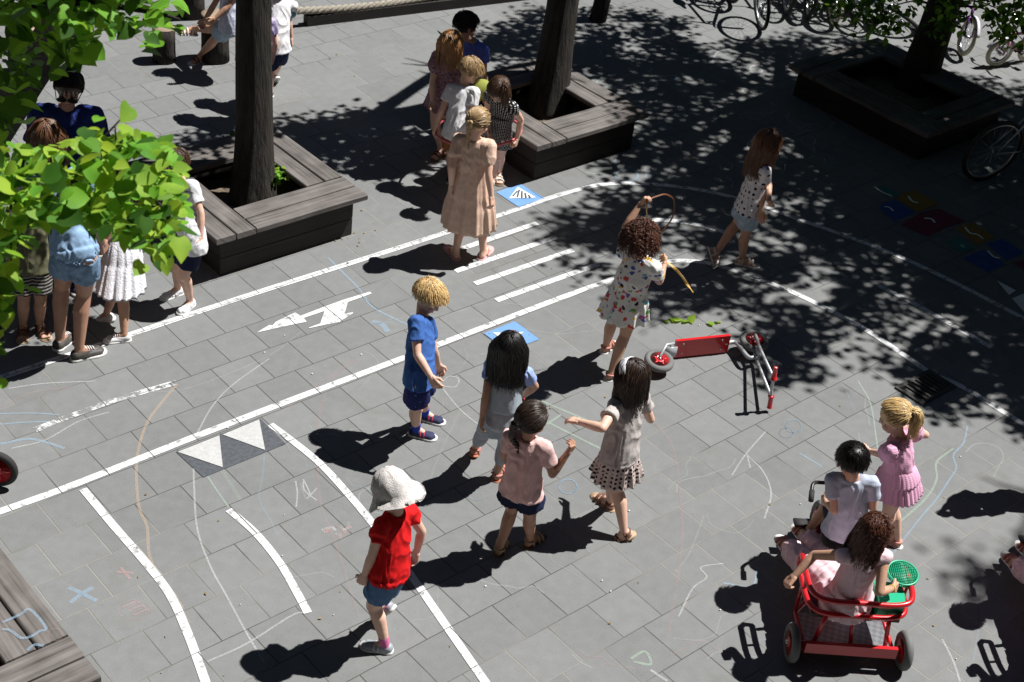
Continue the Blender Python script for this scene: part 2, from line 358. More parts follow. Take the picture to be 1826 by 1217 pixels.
for a in ((668, 852, 688, 830), (688, 856, 697, 824), (708, 858, 708, 830), (726, 858, 722, 838), (744, 858, 736, 846)):
    p = zz([(a[0], a[1]), (a[2], a[3])], *k); line(p, 0.014, GREYP, 0.0125, name='painted_stripe')
k = (640, 460, 3.042)
poly(zz([(727, 405), (790, 408), (893, 402), (860, 425), (848, 470), (810, 440), (770, 442), (752, 424)], *k), WT, 0.0085, 'painted_star')
# hopscotch tiles in the shade on the right
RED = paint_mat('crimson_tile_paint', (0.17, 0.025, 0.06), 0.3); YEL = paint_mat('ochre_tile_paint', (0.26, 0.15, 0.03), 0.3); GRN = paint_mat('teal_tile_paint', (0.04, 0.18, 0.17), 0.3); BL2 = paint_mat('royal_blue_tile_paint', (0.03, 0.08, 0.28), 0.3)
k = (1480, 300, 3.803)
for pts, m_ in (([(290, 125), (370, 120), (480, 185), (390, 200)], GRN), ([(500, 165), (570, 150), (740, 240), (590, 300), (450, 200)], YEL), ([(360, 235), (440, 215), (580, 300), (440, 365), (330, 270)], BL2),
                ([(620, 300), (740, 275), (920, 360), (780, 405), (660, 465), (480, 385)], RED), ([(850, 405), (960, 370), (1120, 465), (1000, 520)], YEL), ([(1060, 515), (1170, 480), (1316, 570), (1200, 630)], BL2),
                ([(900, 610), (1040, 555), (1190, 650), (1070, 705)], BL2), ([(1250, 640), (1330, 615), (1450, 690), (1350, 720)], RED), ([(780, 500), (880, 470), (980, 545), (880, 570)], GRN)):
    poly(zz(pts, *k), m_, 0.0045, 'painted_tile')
for pts in ([(1130, 760), (1262, 830), (1215, 862)], [(1235, 885), (1316, 850), (1400, 960), (1330, 990)]): poly(zz(pts, *k), WT, 0.0085, 'painted_shape')
for pts in ([(915, 400), (950, 440), (1000, 450), (1040, 480)], [(530, 190), (560, 225), (600, 235)], [(640, 340), (690, 345), (710, 370)], [(1070, 560), (1110, 600), (1150, 610)], [(370, 262), (400, 265), (430, 290)], [(300, 125), (350, 160), (420, 190)]):
    line(zz(pts, *k), 0.02, WT, 0.0085, name='painted_number', n=4)
# ---------------------------------------------------------------- chalk
CH_ = {c: paint_mat('chalk_'+c, v, 0.47, joints=False, scale=130, soft=.18, amax=.50) for c, v in dict(white=(0.62, 0.63, 0.63), blue=(0.33, 0.50, 0.66), pink=(0.55, 0.33, 0.33), orange=(0.55, 0.42, 0.30), green=(0.42, 0.56, 0.44)).items()}
CHF = {c: paint_mat('faint_chalk_'+c, v, 0.52, joints=False, scale=110, soft=.18, amax=.27) for c, v in dict(white=(0.55, 0.56, 0.55), blue=(0.33, 0.45, 0.55), pink=(0.45, 0.30, 0.29), orange=(0.5, 0.38, 0.28), green=(0.4, 0.5, 0.4)).items()}
def chalk(px, c='white', wid=0.012, faint=False, n=8):
    return line(px, wid*.8, (CHF if faint else CH_)[c], 0.0025, n, 'chalk_line')
def circle(cx, cy, rx, ry, c='white', turns=1.0, wid=0.012, faint=False, ph=0):
    chalk([(cx+rx*cos(ph+t*2*pi*turns/12), cy+ry*sin(ph+t*2*pi*turns/12)) for t in range(int(12*turns)+1)], c, wid, faint, 4)
chalk([(316, 685), (285, 722), (262, 755), (247, 800), (243, 848), (248, 905), (262, 940), (266, 990), (285, 1030), (310, 1060), (325, 1085)], 'orange', 0.022)
chalk([(325, 1085), (330, 1100), (340, 1112)], 'orange', 0.02, True)
chalk([(480, 640), (430, 675), (400, 700), (375, 730), (352, 772)], 'white', 0.012)
chalk([(345, 815), (346, 870), (352, 945), (375, 1010), (405, 1065), (440, 1130), (470, 1180)], 'white', 0.014)
chalk([(370, 850), (390, 880), (408, 905)], 'green', 0.014); chalk([(395, 838), (415, 870), (428, 892)], 'green', 0.03, True)
chalk([(472, 800), (468, 850), (462, 890), (480, 925), (495, 955)], 'blue', 0.014, True)
chalk([(125, 1075), (145, 1060), (165, 1048)], 'blue', 0.03); chalk([(122, 1048), (145, 1058), (172, 1072)], 'blue', 0.03)
chalk([(208, 1020), (238, 1022)], 'pink', 0.02); chalk([(215, 1012), (232, 1033)], 'pink', 0.02)
circle(240, 1088, 30, 17, 'pink', 1, 0.012, True)
for i in range(7): chalk([(214+i*5, 1080+i*3.5), (236+i*5, 1070+i*3.5), (246+i*4, 1072+i*3.5)], 'pink', 0.012, i % 2 == 0)
chalk([(527, 858), (530, 880), (528, 905)], 'white', 0.012); chalk([(541, 855), (543, 875), (565, 893)], 'white', 0.012); chalk([(541, 855), (552, 880), (547, 890), (566, 870)], 'white', 0.012); chalk([(535, 862), (545, 890)], 'white', 0.012, True)
for i in range(16):
    a = R.uniform(0, 6.28); l = R.uniform(8, 22); x0 = 605+R.uniform(-18, 18); y0 = 945+R.uniform(-9, 9)
    chalk([(x0, y0), (x0+l*cos(a), y0+l*0.6*sin(a))], 'pink' if i % 3 else 'white', 0.022, i % 2 == 0)
chalk([(625, 640), (585, 690), (568, 750), (566, 840), (572, 900), (600, 975), (620, 1040), (640, 1100)], 'pink', 0.02, True)
chalk([(370, 1180), (440, 1148), (520, 1098), (545, 1092)], 'white', 0.014)
chalk([(585, 460), (610, 485), (640, 515), (665, 548), (727, 580)], 'blue', 0.02); chalk([(663, 574), (680, 578), (692, 592)], 'blue', 0.05); chalk([(660, 578), (700, 575)], 'blue', 0.03, True)
chalk([(0, 725), (60, 700), (130, 690)], 'pink', 0.02, True); chalk([(15, 693), (80, 684), (170, 680)], 'white', 0.012)
chalk([(0, 738), (60, 737), (105, 740)], 'blue', 0.014); chalk([(0, 757), (50, 753), (100, 752)], 'blue', 0.016); chalk([(20, 800), (80, 785), (140, 752), (195, 735)], 'white', 0.012); chalk([(0, 792), (50, 783), (85, 790), (115, 800)], 'blue', 0.024)
chalk([(150, 730), (250, 700), (330, 694), (470, 640), (540, 590)], 'white', 0.01, True)
chalk([(640, 640), (560, 690), (500, 740)], 'pink', 0.02, True)
chalk([(780, 690), (800, 672), (818, 676), (812, 690), (790, 690), (795, 700), (820, 730), (850, 755), (885, 780)], 'white', 0.012, n=5)
chalk([(820, 735), (800, 775), (780, 820), (765, 860)], 'green', 0.014, True)
chalk([(940, 545), (870, 540), (800, 560), (690, 570)], 'white', 0.01, True); chalk([(900, 580), (990, 595), (1060, 590)], 'white', 0.01, True)
for L_ in ([(965, 715), (1000, 730), (1060, 755), (1110, 775)], [(960, 745), (1010, 770), (1080, 805)], [(975, 757), (1000, 740)]): chalk(L_, 'green', 0.02)
circle(1013, 868, 16, 13, 'blue', 1.8, 0.01); circle(850, 885, 13, 7, 'blue', 1.6, 0.01, True); circle(965, 785, 26, 12, 'blue', 1.3, 0.01, True)
chalk([(1170, 755), (1200, 800), (1212, 870), (1216, 960), (1205, 1050), (1190, 1140)], 'pink', 0.022, True)
chalk([(1365, 770), (1330, 810), (1305, 848)], 'white', 0.012); chalk([(1330, 810), (1360, 840), (1375, 880), (1363, 925)], 'white', 0.014); chalk([(1332, 812), (1338, 835)], 'white', 0.012)
chalk([(1700, 800), (1670, 825), (1670, 855), (1650, 890), (1600, 935)], 'green', 0.018)
chalk([(1725, 760), (1718, 790), (1700, 812), (1705, 835), (1690, 860), (1670, 890), (1640, 925), (1590, 990)], 'blue', 0.014)
chalk([(1530, 680), (1552, 720), (1562, 780), (1565, 800)], 'green', 0.014); chalk([(1480, 655), (1500, 680), (1525, 735)], 'blue', 0.012, True)
circle(1415, 760, 14, 12, 'blue', 2.2, 0.014, True); circle(1402, 772, 12, 9, 'blue', 2, 0.012, True); chalk([(1425, 808), (1465, 832)], 'blue', 0.014)
chalk([(1210, 1100), (1235, 1050), (1260, 1030), (1250, 1012), (1290, 1005)], 'white', 0.012); chalk([(1255, 920), (1230, 985), (1205, 1020)], 'white', 0.012, True)
chalk([(1290, 1040), (1340, 1045), (1350, 1015)], 'blue', 0.014)
chalk([(1125, 1175), (1150, 1162), (1160, 1185), (1130, 1180)], 'green', 0.02); chalk([(1160, 1195), (1190, 1215)], 'white', 0.02)
chalk([(1680, 1140), (1700, 1180), (1712, 1217)], 'white', 0.016); chalk([(1725, 1010), (1745, 1090), (1740, 1150), (1728, 1217)], 'blue', 0.012, True)
for i in range(34):   # faint scribbles trodden all over the playground
    x0 = R.uniform(380, 1780); y0 = R.uniform(600, 1200); a = R.uniform(0, 6.28); pts = [(x0, y0)]
    for s_ in range(R.randint(2, 6)):
        a += R.uniform(-1, 1); x0 += 26*cos(a); y0 += 17*sin(a); pts.append((x0, y0))
    if len(pts) > 2: chalk(pts, R.choice(['white', 'white', 'blue', 'pink', 'green']), R.uniform(0.008, 0.016), True, 5)
for i in range(42):   # drawings in the dappled shade
    x0 = R.uniform(1050, 1500); y0 = R.uniform(110, 320); a = R.uniform(0, 6.28)
    if R.random() < 0.4: circle(x0, y0, R.uniform(8, 24), R.uniform(5, 12), R.choice(['white', 'blue']), R.uniform(1, 1.6), 0.018)
    else: chalk([(x0, y0), (x0+30*cos(a), y0+18*sin(a)), (x0+50*cos(a+0.4), y0+30*sin(a+0.4))], R.choice(['white', 'white', 'blue', 'green']), 0.018)
# ---------------------------------------------------------------- unseen school buildings added to block the sky and deepen the shade (the photograph looks down from a window)
BRICK = mat('low_bounce_cladding', (0.014, 0.015, 0.018), 0.9, spec=0.08, var=0.3, vscale=12, bump=0.3, bscale=30)  # near black so the added walls bounce little light into the shade
FRM = mat('dark_window_frame', (0.03, 0.033, 0.036), 0.6, spec=.2); GLS = mat('window_glass', (0.02, 0.025, 0.03), 0.08, spec=0.6)
def facade(p0, p1, inward, hgt, label):
    p0, p1, inward = Vector(p0), Vector(p1), Vector(inward); e = empty('sky_blocking_building', (p0+p1)/2, label, 'building', 'unseen school buildings added to block sky light')
    t = (p1-p0).normalized(); L_ = (p1-p0).length; b = MB(); b.box((p0+p1)/2-inward*2+Z*hgt/2, t, inward, Z, L_/2, 2, hgt/2); b.build('wall', BRICK, e, smooth=False)
    b = MB(); b.box((p0+p1)/2-inward*2+Z*(hgt+0.1), t, inward, Z, L_/2+0.1, 2.15, 0.1); b.build('roof', FRM, e, smooth=False)
    n = int(L_//4)
    for i in range(n):
        for z_ in ([1.6, 5.2, 8.8] + ([12.4] if hgt > 15 else [])):
            c_ = p0+t*((i+0.5)*L_/n)+Z*z_+inward*0.02
            if c_.xy.length < 2.2 and z_ == 5.2: continue
            f_ = MB()
            for sx in (-1, 1): f_.box(c_+t*sx*0.85, t, inward, Z, 0.04, 0.05, 0.8)
            for sz in (-1, 1): f_.box(c_+Z*sz*0.76, t, inward, Z, 0.81, 0.05, 0.04)
            f_.box(c_, t, inward, Z, 0.02, 0.045, 0.72); w_ = f_.build('window', FRM, e, smooth=False)
            g_ = MB(); g_.box(c_, t, inward, Z, 0.8, 0.01, 0.71); g_.build('pane', GLS, w_, smooth=False)
facade((-4, -1.2, 0), (34, -1.2, 0), (0, 1, 0), 11.0, 'school building beneath the camera window, unseen, put in to block sky light')
facade((-1.6, 0, 0), (-1.6, 24, 0), (1, 0, 0), 17.0, 'school wing to the left of the playground, unseen, added to block sky light')
facade((-4, 19, 0), (34, 19, 0), (0, -1, 0), 17.0, 'school wing behind the far bicycles, unseen, added to block sky light')
facade((27, -1, 0), (27, 19, 0), (-1, 0, 0), 13.0, 'school wing to the right of the playground, unseen, added to block sky light')
# ---------------------------------------------------------------- storm drain
IRON = mat('cast_iron', (0.075, 0.072, 0.068), 0.6, 0.3, bump=0.3)
c = at(1650, 692); dr = empty('drain_grate', c, 'black iron slotted drain grate in the paving, in leaf shade behind the blonde ponytail girl', 'drain grate')
hx, hy = 0.20, 0.12
b = MB()
for sx in (-1, 1): b.box(c+X*sx*(hx-0.015)+Z*0.008, X, Y, Z, 0.015, hy, 0.006)
for sy in (-1, 1): b.box(c+Y*sy*(hy-0.015)+Z*0.008, X, Y, Z, hx-0.03, 0.015, 0.006)
b.build('frame', IRON, dr, smooth=False)
b = MB()
for i in range(8): b.box(c+X*(-hx+0.045+i*0.043)+Z*0.009, X, Y, Z, 0.011, hy-0.03, 0.005)
b.build('bars', IRON, dr, smooth=False)
b = MB(); b.box(c+Z*0.002, X, Y, Z, hx-0.03, hy-0.03, 0.0015); b.build('pit_dark_sheet', mat('drain_darkness', (0.005, 0.005, 0.005), 1), dr, smooth=False)  # flat black sheet standing for the darkness of the drain hollow
# ---------------------------------------------------------------- planters
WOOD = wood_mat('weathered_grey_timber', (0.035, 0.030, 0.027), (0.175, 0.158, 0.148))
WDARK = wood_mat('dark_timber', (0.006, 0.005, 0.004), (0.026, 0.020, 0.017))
def soil_mat():
    return mat('dry_soil', (0.11, 0.085, 0.06), 0.95, bump=1.0, bscale=35, var=0.5, vscale=30)
SOIL = soil_mat()
def plank(bx, p0, p1, wid, z, th, jit=0.0):
    """board from p0 to p1 (xy), top at z, bevelled by two levels"""
    a = Vector((p0[0], p0[1], z-th/2)); c_ = Vector((p1[0], p1[1], z-th/2)); t = (c_-a).normalized(); sd = Z.cross(t)
    L_ = (c_-a).length/2; m_ = (a+c_)/2; e = 0.006
    n = 10; rings = []
    for i in range(n+1):
        q = a+(c_-a)*i/n; wv = jit*noise.noise(q*3)
        hw, hh = wid/2, th/2
        rings.append([q+sd*s_*(hw-k1)+Z*(s2*(hh-k2)+wv) for s_, k1, s2, k2 in ((-1, 0, -1, e), (-1, 0, 1, e), (-1, e, 1, 0), (1, e, 1, 0), (1, 0, 1, e), (1, 0, -1, e), (1, e, -1, 0), (-1, e, -1, 0))])
    bx.rings(rings, True)
def uvx(v): return (v.x, v.y+v.z)
def uvy(v): return (v.y, v.x+v.z)
def planter(x0, y0, x1, y1, label, ztop=0.36, bw=0.155, group='timber bench planters round the trees'):
    """square bench planter: two boards wide on each side, front and rear boards run through"""
    e = empty('tree_planter', ((x0+x1)/2, (y0+y1)/2, 0), label, 'planter', group)
    gap = 0.012; w2 = 2*bw+gap
    # walls
    ins = 0.075; th = 0.05
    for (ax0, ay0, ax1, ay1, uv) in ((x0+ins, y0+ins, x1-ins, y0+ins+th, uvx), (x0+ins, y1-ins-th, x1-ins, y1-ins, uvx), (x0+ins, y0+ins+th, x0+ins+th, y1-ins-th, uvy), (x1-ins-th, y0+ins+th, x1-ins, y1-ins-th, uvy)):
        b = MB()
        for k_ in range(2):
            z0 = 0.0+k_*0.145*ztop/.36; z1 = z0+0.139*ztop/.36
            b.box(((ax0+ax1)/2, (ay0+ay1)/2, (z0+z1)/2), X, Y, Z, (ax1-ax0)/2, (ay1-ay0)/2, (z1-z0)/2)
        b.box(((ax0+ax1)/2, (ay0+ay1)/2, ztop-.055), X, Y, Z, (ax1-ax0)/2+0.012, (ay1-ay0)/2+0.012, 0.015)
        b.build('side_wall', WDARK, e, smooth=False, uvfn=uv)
    g2 = 0.008
    for k_ in range(2):     # pinwheel corners: each pair runs through at one end
        o_ = bw/2+k_*(bw+gap)
        for p0, p1, uv in (((x0+w2+g2, y0+o_), (x1, y0+o_), uvx), ((x1-o_, y0+w2+g2), (x1-o_, y1), uvy), ((x0, y1-o_), (x1-w2-g2, y1-o_), uvx), ((x0+o_, y0), (x0+o_, y1-w2-g2), uvy)):
            b = MB(); plank(b, p0, p1, bw, ztop, 0.045, 0.004); b.build('bench_board', WOOD, e, smooth=False, uvfn=uv)
    b = MB(); n = 22
    a0, a1, c0, c1 = x0+ins+th+0.002, x1-ins-th-0.002, y0+ins+th+0.002, y1-ins-th-0.002
    vs = []
    for i in range(n+1):
        for j in range(n+1):
            q = Vector((a0+(a1-a0)*i/n, c0+(c1-c0)*j/n, 0)); q.z = 0.10+0.05*noise.noise(q*3)+0.02*noise.noise(q*11); vs.append(q)
    b.add(vs, [(i*(n+1)+j, (i+1)*(n+1)+j, (i+1)*(n+1)+j+1, i*(n+1)+j+1) for i in range(n) for j in range(n)])
    b.build('soil', SOIL, e)
    return e

P1 = planter(4.745, 7.79, 6.04, 9.08, 'weathered bench planter with a small leafy shoot, left of centre behind the white-shirted boy')
P2 = planter(7.70, 7.75, 8.98, 9.05, 'weathered square bench planter right behind the children holding the pink hoop')
P3 = planter(11.05, 6.30, 12.42, 7.93, 'shaded square bench planter at the upper right in front of the parked bicycles', ztop=.31)
P4 = planter(0.92, 4.67, 2.21, 5.96, 'weathered bench planter at the lower left corner with blue chalk on its boards')
for pts in ([(5, 1110), (38, 1095), (48, 1087), (60, 1092), (82, 1120), (70, 1126), (58, 1134), (38, 1138), (20, 1125), (5, 1122)], [(48, 1160), (62, 1150), (78, 1152)]):
    q = [at(x, y, 0.3635) for x, y in pts]; b = MB(); b.ribbon(spline(q, 4), 0.015)
    tag(b.build('chalk_line', CH_['blue'], smooth=False), kind='structure')
b = MB(); b.ribbon([at(98+13*cos(i/12*6.28), 1132+11*sin(i/12*6.28), 0.3635) for i in range(13)], 0.008)
tag(b.build('chalk_line', CHF['pink'], smooth=False), kind='structure')
# ================================================================ TREES
def bark_mat():
    m = bpy.data.materials.new('shade_dark_bark'); m.use_nodes = True
    N, L = nodes(m); b = N['Principled BSDF']
    tc = N.new('ShaderNodeTexCoord'); mp = N.new('ShaderNodeMapping'); mp.inputs['Scale'].default_value = (16, 16, 2.2); L.new(tc.outputs['Object'], mp.inputs['Vector'])
    n = N.new('ShaderNodeTexNoise'); n.inputs['Scale'].default_value = 1.6; n.inputs['Detail'].default_value = 9; n.inputs['Roughness'].default_value = 0.65; L.new(mp.outputs[0], n.inputs['Vector'])
    r = N.new('ShaderNodeValToRGB'); r.color_ramp.elements[0].position = 0.36; r.color_ramp.elements[1].position = 0.7
    r.color_ramp.elements[0].color = (0.006, 0.005, 0.004, 1); r.color_ramp.elements[1].color = (0.042, 0.034, 0.027, 1)  # near black: the crown's shade on the trunks is put into the colour
    L.new(n.outputs[0], r.inputs[0]); L.new(r.outputs[0], b.inputs['Base Color']); b.inputs['Roughness'].default_value = 0.9
    bp = N.new('ShaderNodeBump'); bp.inputs['Strength'].default_value = 1; bp.inputs['Distance'].default_value = 0.03; L.new(n.outputs[0], bp.inputs['Height']); L.new(bp.outputs[0], b.inputs['Normal'])
    return m
BARK = bark_mat()
LEAF_LIME = leaf_mat('bright_lime_leaves', (0.15, 0.36, 0.035), (0.33, 0.60, 0.05), 0.5)
LEAF_DARK = leaf_mat('green_and_shaded_leaves', (0.045, 0.12, 0.02), (0.09, 0.2, 0.02))  # also mixed into the visible foliage as the dark of shaded inner leaves
LEAF_YOUNG = leaf_mat('young_leaves', (0.25, 0.40, 0.05), (0.50, 0.68, 0.06))
LEAF_MID = leaf_mat('mid_green_leaves', (0.09, 0.22, 0.03), (0.22, 0.42, 0.04))
HEART = np.array([(0, 0, 0), (0.30, -0.08, 0.03), (0.47, 0.14, 0.06), (0.46, 0.42, 0.06), (0.30, 0.70, 0.04), (0, 0.98, -0.03), (-0.30, 0.70, 0.04), (-0.46, 0.42, 0.06), (-0.47, 0.14, 0.06), (-0.30, -0.08, 0.03), (0, 0.3, -0.02), (0, 0.66, -0.03)], float)
HEART_F = [(0, 1, 2, 10), (10, 2, 3, 11), (11, 3, 4, 5), (0, 10, 8, 9), (10, 11, 7, 8), (11, 5, 6, 7)]
SIMPLE = np.array([(0, 0, 0), (0.30, 0.22, 0.06), (0.36, 0.55, 0.05), (0, 1.0, -0.03), (-0.36, 0.55, 0.05), (-0.30, 0.22, 0.06)], float)
SIMPLE_F = [(0, 1, 2, 3), (0, 3, 4, 5)]
rng = np.random.default_rng(5)
def leaves(name, pos, size, mats, parent, tmpl=HEART, faces=HEART_F, droop=0.5, tilt=0.7, orient=None, curl=0.25):
    """one mesh of many separate leaves"""
    pos = np.asarray(pos, float); n = len(pos)
    az = rng.uniform(0, 2*pi, n); ax = np.stack([np.cos(az), np.sin(az), -rng.normal(droop, 0.35, n)], -1)
    ax /= np.linalg.norm(ax, axis=1)[:, None]
    up = np.stack([rng.normal(0, tilt*0.5, n), rng.normal(0, tilt*0.5, n), np.ones(n)], -1)
    if orient is not None: up += np.asarray(orient)
    sd = np.cross(ax, up); sd /= np.linalg.norm(sd, axis=1)[:, None]; nz = np.cross(sd, ax)
    sz = np.asarray(size)*rng.uniform(0.65, 1.2, n)
    T = tmpl[None]*np.ones((n, 1, 1)); T[:, :, 2] += -curl*rng.uniform(-0.3, 1.2, n)[:, None]*tmpl[None, :, 1]**2*0.8
    T[:, :, 0] *= rng.uniform(0.8, 1.1, n)[:, None]
    P = pos[:, None]+sz[:, None, None]*(T[..., 0:1]*sd[:, None]+T[..., 1:2]*ax[:, None]+T[..., 2:3]*nz[:, None])
    k = len(tmpl); org = Vector(ORG.get(parent.name, (0, 0, 0)))
    P = P.reshape(-1, 3)-np.array(org[:])
    nf = len(faces); fa = np.array(faces)[None]+(np.arange(n)*k)[:, None, None]; fa = fa.reshape(-1, 4)
    me = bpy.data.meshes.new(name); me.vertices.add(len(P)); me.vertices.foreach_set('co', P.ravel())
    me.loops.add(len(fa)*4); me.loops.foreach_set('vertex_index', fa.ravel().astype(np.int32))
    me.polygons.add(len(fa)); me.polygons.foreach_set('loop_start', np.arange(0, len(fa)*4, 4, dtype=np.int32)); me.polygons.foreach_set('loop_total', np.full(len(fa), 4, np.int32))
    for m_ in mats: me.materials.append(m_)
    mi = rng.integers(0, len(mats), n); me.update(); me.polygons.foreach_set('material_index', np.repeat(mi, nf).astype(np.int32))
    me.polygons.foreach_set('use_smooth', [True]*len(fa)); me.update(); me.validate()
    o = bpy.data.objects.new(name, me); COL.objects.link(o); o.parent = parent; ORG[o.name] = tuple(org); return o
def inpoly(x, y, P):
    r = False; j = len(P)-1
    for i in range(len(P)):
        if (P[i][1] > y) != (P[j][1] > y) and x < (P[j][0]-P[i][0])*(y-P[i][1])/(P[j][1]-P[i][1])+P[i][0]: r = not r
        j = i
    return r
SV = Vector((SUNV.x/SUNV.z, SUNV.y/SUNV.z, 1))
def shaded_crown(polyp, count, h0, h1, seed, hole=0.0, hs=3.5, leaves_per=26, crad=0.2, world=False):
    """leaf clump centres, found where a crown has to be for the sun to throw its shade on the paving outlined by polyp"""
    rr = random.Random(seed); out = []; tries = 0
    wp = [Vector((p[0], p[1], 0)) if world else at(*p) for p in polyp]; x0, x1 = min(p.x for p in wp), max(p.x for p in wp); y0, y1 = min(p.y for p in wp), max(p.y for p in wp)
    W2 = [(p.x, p.y) for p in wp]
    while len(out) < count and tries < count*30:
        tries += 1
        g_ = Vector((rr.uniform(x0, x1), rr.uniform(y0, y1), 0))
        if not inpoly(g_.x, g_.y, W2): continue
        if hole and noise.noise(g_*hs+Vector((seed, 0, 0))) > 0.42-hole: continue
        h = rr.uniform(h0, h1); c_ = g_+SV*h
        q = pix(c_)
        if -60 < q[0] < W+60 and q[1] > -60: continue
        out.append(c_)
    P = []
    for c_ in out:
        n = int(leaves_per*rr.uniform(0.6, 1.4))
        for _ in range(n):
            P.append(c_+Vector((rr.gauss(0, crad*0.55), rr.gauss(0, crad*0.55), rr.gauss(0, crad*0.4))))
    P = [p for p in P if not (-15 < pix(p)[0] < W+15 and pix(p)[1] > -15)]
    return out, P
def trunk(pts, radii, parent, seed=0):
    """ridged bark trunk with root flare"""
    b = MB(); P = spline(pts, 10); n = len(P); seg = 28; rings = []
    for i, p in enumerate(P):
        t = i/(n-1)*(len(radii)-1); k_ = min(int(t), len(radii)-2); r = radii[k_]+(radii[k_+1]-radii[k_])*(t-k_)
        ring = []
        for j in range(seg):
            a = 2*pi*j/seg; d = Vector((cos(a), sin(a), 0))
            rr = r*(1+0.07*noise.noise(Vector((cos(a)*2, sin(a)*2, p.z*1.5+seed)))+0.05*noise.noise(Vector((cos(a)*7, sin(a)*7, p.z*2+seed))))
            if i < 8: rr *= 1+(0.35*(1-i/8)**2)*(0.7+0.5*noise.noise(Vector((cos(a)*2.5, sin(a)*2.5, seed))))
            ring.append(p+d*rr)
        rings.append(ring)
    b.rings(rings); return b.build('trunk', BARK, parent)
def limbs(root, targets, parent, r0=0.07, seed=1):
    rr = random.Random(seed)
    for t in targets:
        m_ = root.lerp(t, 0.5)+Vector((rr.uniform(-.2, .2), rr.uniform(-.2, .2), rr.uniform(0, .3)))
        P = spline([root, m_, t], 6); b = MB(); b.tube(P, [r0*(1-0.85*i/(len(P)-1)) for i in range(len(P))], 8)
        for _ in range(3):
            s_ = P[rr.randint(5, len(P)-2)]; e_ = s_+Vector((rr.uniform(-.5, .5), rr.uniform(-.5, .5), rr.uniform(0, .4)))
            b.tube([s_, s_.lerp(e_, .5)+Vector((0, 0, .05)), e_], [r0*.3, r0*.2, r0*.08], 6)
        ok = all(not (-10 < pix(p)[0] < W+10 and pix(p)[1] > -10) for p in b.v)
        if ok: b.build('limb', BARK, parent)
# --- tree in the nearest planter
def mktree(base, top, r, label, seed):
    e = empty('lime_tree', (base[0], base[1], 0), label, 'tree', 'trees in the timber planters')
    b0 = Vector((base[0], base[1], 0.05)); t0 = Vector(top)
    trunk([b0, b0.lerp(t0, .33)+Vector((.01, .01, 0)), b0.lerp(t0, .66)-Vector((.01, 0, 0)), t0], r, e, seed)
    return e, t0
T1, top1 = mktree((5.50, 8.50), (5.62, 8.72, 2.5), [0.155, 0.135, 0.125, 0.12], 'tall dark tree trunk rising from the nearest planter, a leafy shoot at its foot', 1)
T2, top2 = mktree((8.62, 8.62), (8.82, 8.80, 2.9), [0.165, 0.135, 0.125, 0.12], 'tree with a dark leaning trunk in the planter behind the children with the hoop', 2)
T3, top3 = mktree((12.20, 7.25), (12.75, 7.35, 3.0), [0.17, 0.15, 0.14, 0.13], 'big tree at the upper right shading the playground, green shoots round its trunk', 3)
polyA = [(262, 316), (300, 268), (345, 243), (480, 222), (520, 238), (560, 215), (650, 203), (700, 212), (750, 245), (800, 290), (720, 306), (640, 310), (600, 290), (560, 275), (470, 296), (330, 340)]
c1, p1 = shaded_crown(polyA, 150, 3.0, 3.9, 11, leaves_per=30)
polyB = [(850, 82), (862, 45), (900, 30), (960, 22), (1040, 20), (1060, 45), (1100, 22), (1180, 30), (1240, 62), (1200, 90), (1120, 200), (1140, 300), (1085, 300), (1060, 255), (1130, 205), (1000, 165), (900, 130)]
c2, p2 = shaded_crown(polyB, 180, 3.1, 5.0, 12, hole=0.28, leaves_per=26)
polyC = [(1180, 70), (1330, 82), (1450, 62), (1550, 78), (1640, 112), (1720, 145), (1860, 165), (1990, 280), (2100, 700), (1826, 770), (1740, 735), (1690, 742), (1610, 700), (1590, 670), (1660, 655), (1560, 590), (1500, 560), (1440, 660), (1395, 705), (1330, 640), (1310, 590), (1250, 602), (1160, 570), (1100, 520), (1020, 480), (1010, 440), (940, 400), (960, 380), (1040, 375), (1100, 330), (1085, 285), (1140, 220)]
c3, p3 = shaded_crown(polyC, 1250, 3.8, 6.3, 13, hole=0.33, hs=2.1, leaves_per=24)
polyD = [(1500, 125), (1640, 145), (1720, 170), (1860, 190), (1980, 290), (2100, 640), (1826, 600), (1700, 520), (1560, 430), (1440, 350), (1430, 240)]
c4, p4 = shaded_crown(polyD, 1250, 3.8, 6.5, 14, leaves_per=24)
polyE = [(1050, 120), (1250, 90), (1500, 100), (1560, 400), (1440, 470), (1300, 420), (1150, 300), (1180, 200)]
c5, p5 = shaded_crown(polyE, 90, 4.0, 6.0, 15, hole=0.25, leaves_per=22)
c6, p6 = shaded_crown([(1680, 1015), (1740, 1005), (1826, 1030), (1840, 1070), (1760, 1060)], 9, 9.0, 9.8, 16, leaves_per=22, crad=.25)
c8, p8 = shaded_crown([(1560, 640), (1640, 690), (1760, 730), (1900, 800), (1900, 640), (1700, 600)], 60, 3.8, 5.5, 18, hole=.1, leaves_per=24)
c7, p7 = shaded_crown([(2.8, 8.15), (2.85, 8.6), (3.7, 8.45), (3.6, 7.98)], 60, 2.6, 3.6, 17, leaves_per=30, world=True)
LM = [LEAF_DARK]
leaves('crown', p7+p1[:len(p1)//3], 0.085, LM, T1, SIMPLE, SIMPLE_F)
leaves('crown', p1[len(p1)//3:]+p2, 0.085, LM, T2, SIMPLE, SIMPLE_F)
T5 = empty('lime_tree', (13.3, 3.2, 0), 'tree beyond the right edge of the photograph whose crown shades the path', 'tree', 'trees in the timber planters')
top5 = Vector((13.2, 3.2, 3.2)); trunk([Vector((13.3, 3.2, 0)), Vector((13.2, 3.2, 1.5)), top5], [.17, .14, .12], T5, 5)
def gap(p):     # a sunlit gap in the crown over the walking girl
    q = p-SV*(p.z-.9); return (q.x-8.33)**2+(q.y-6.05)**2 < .30**2 and noise.noise(p*5) > -.22
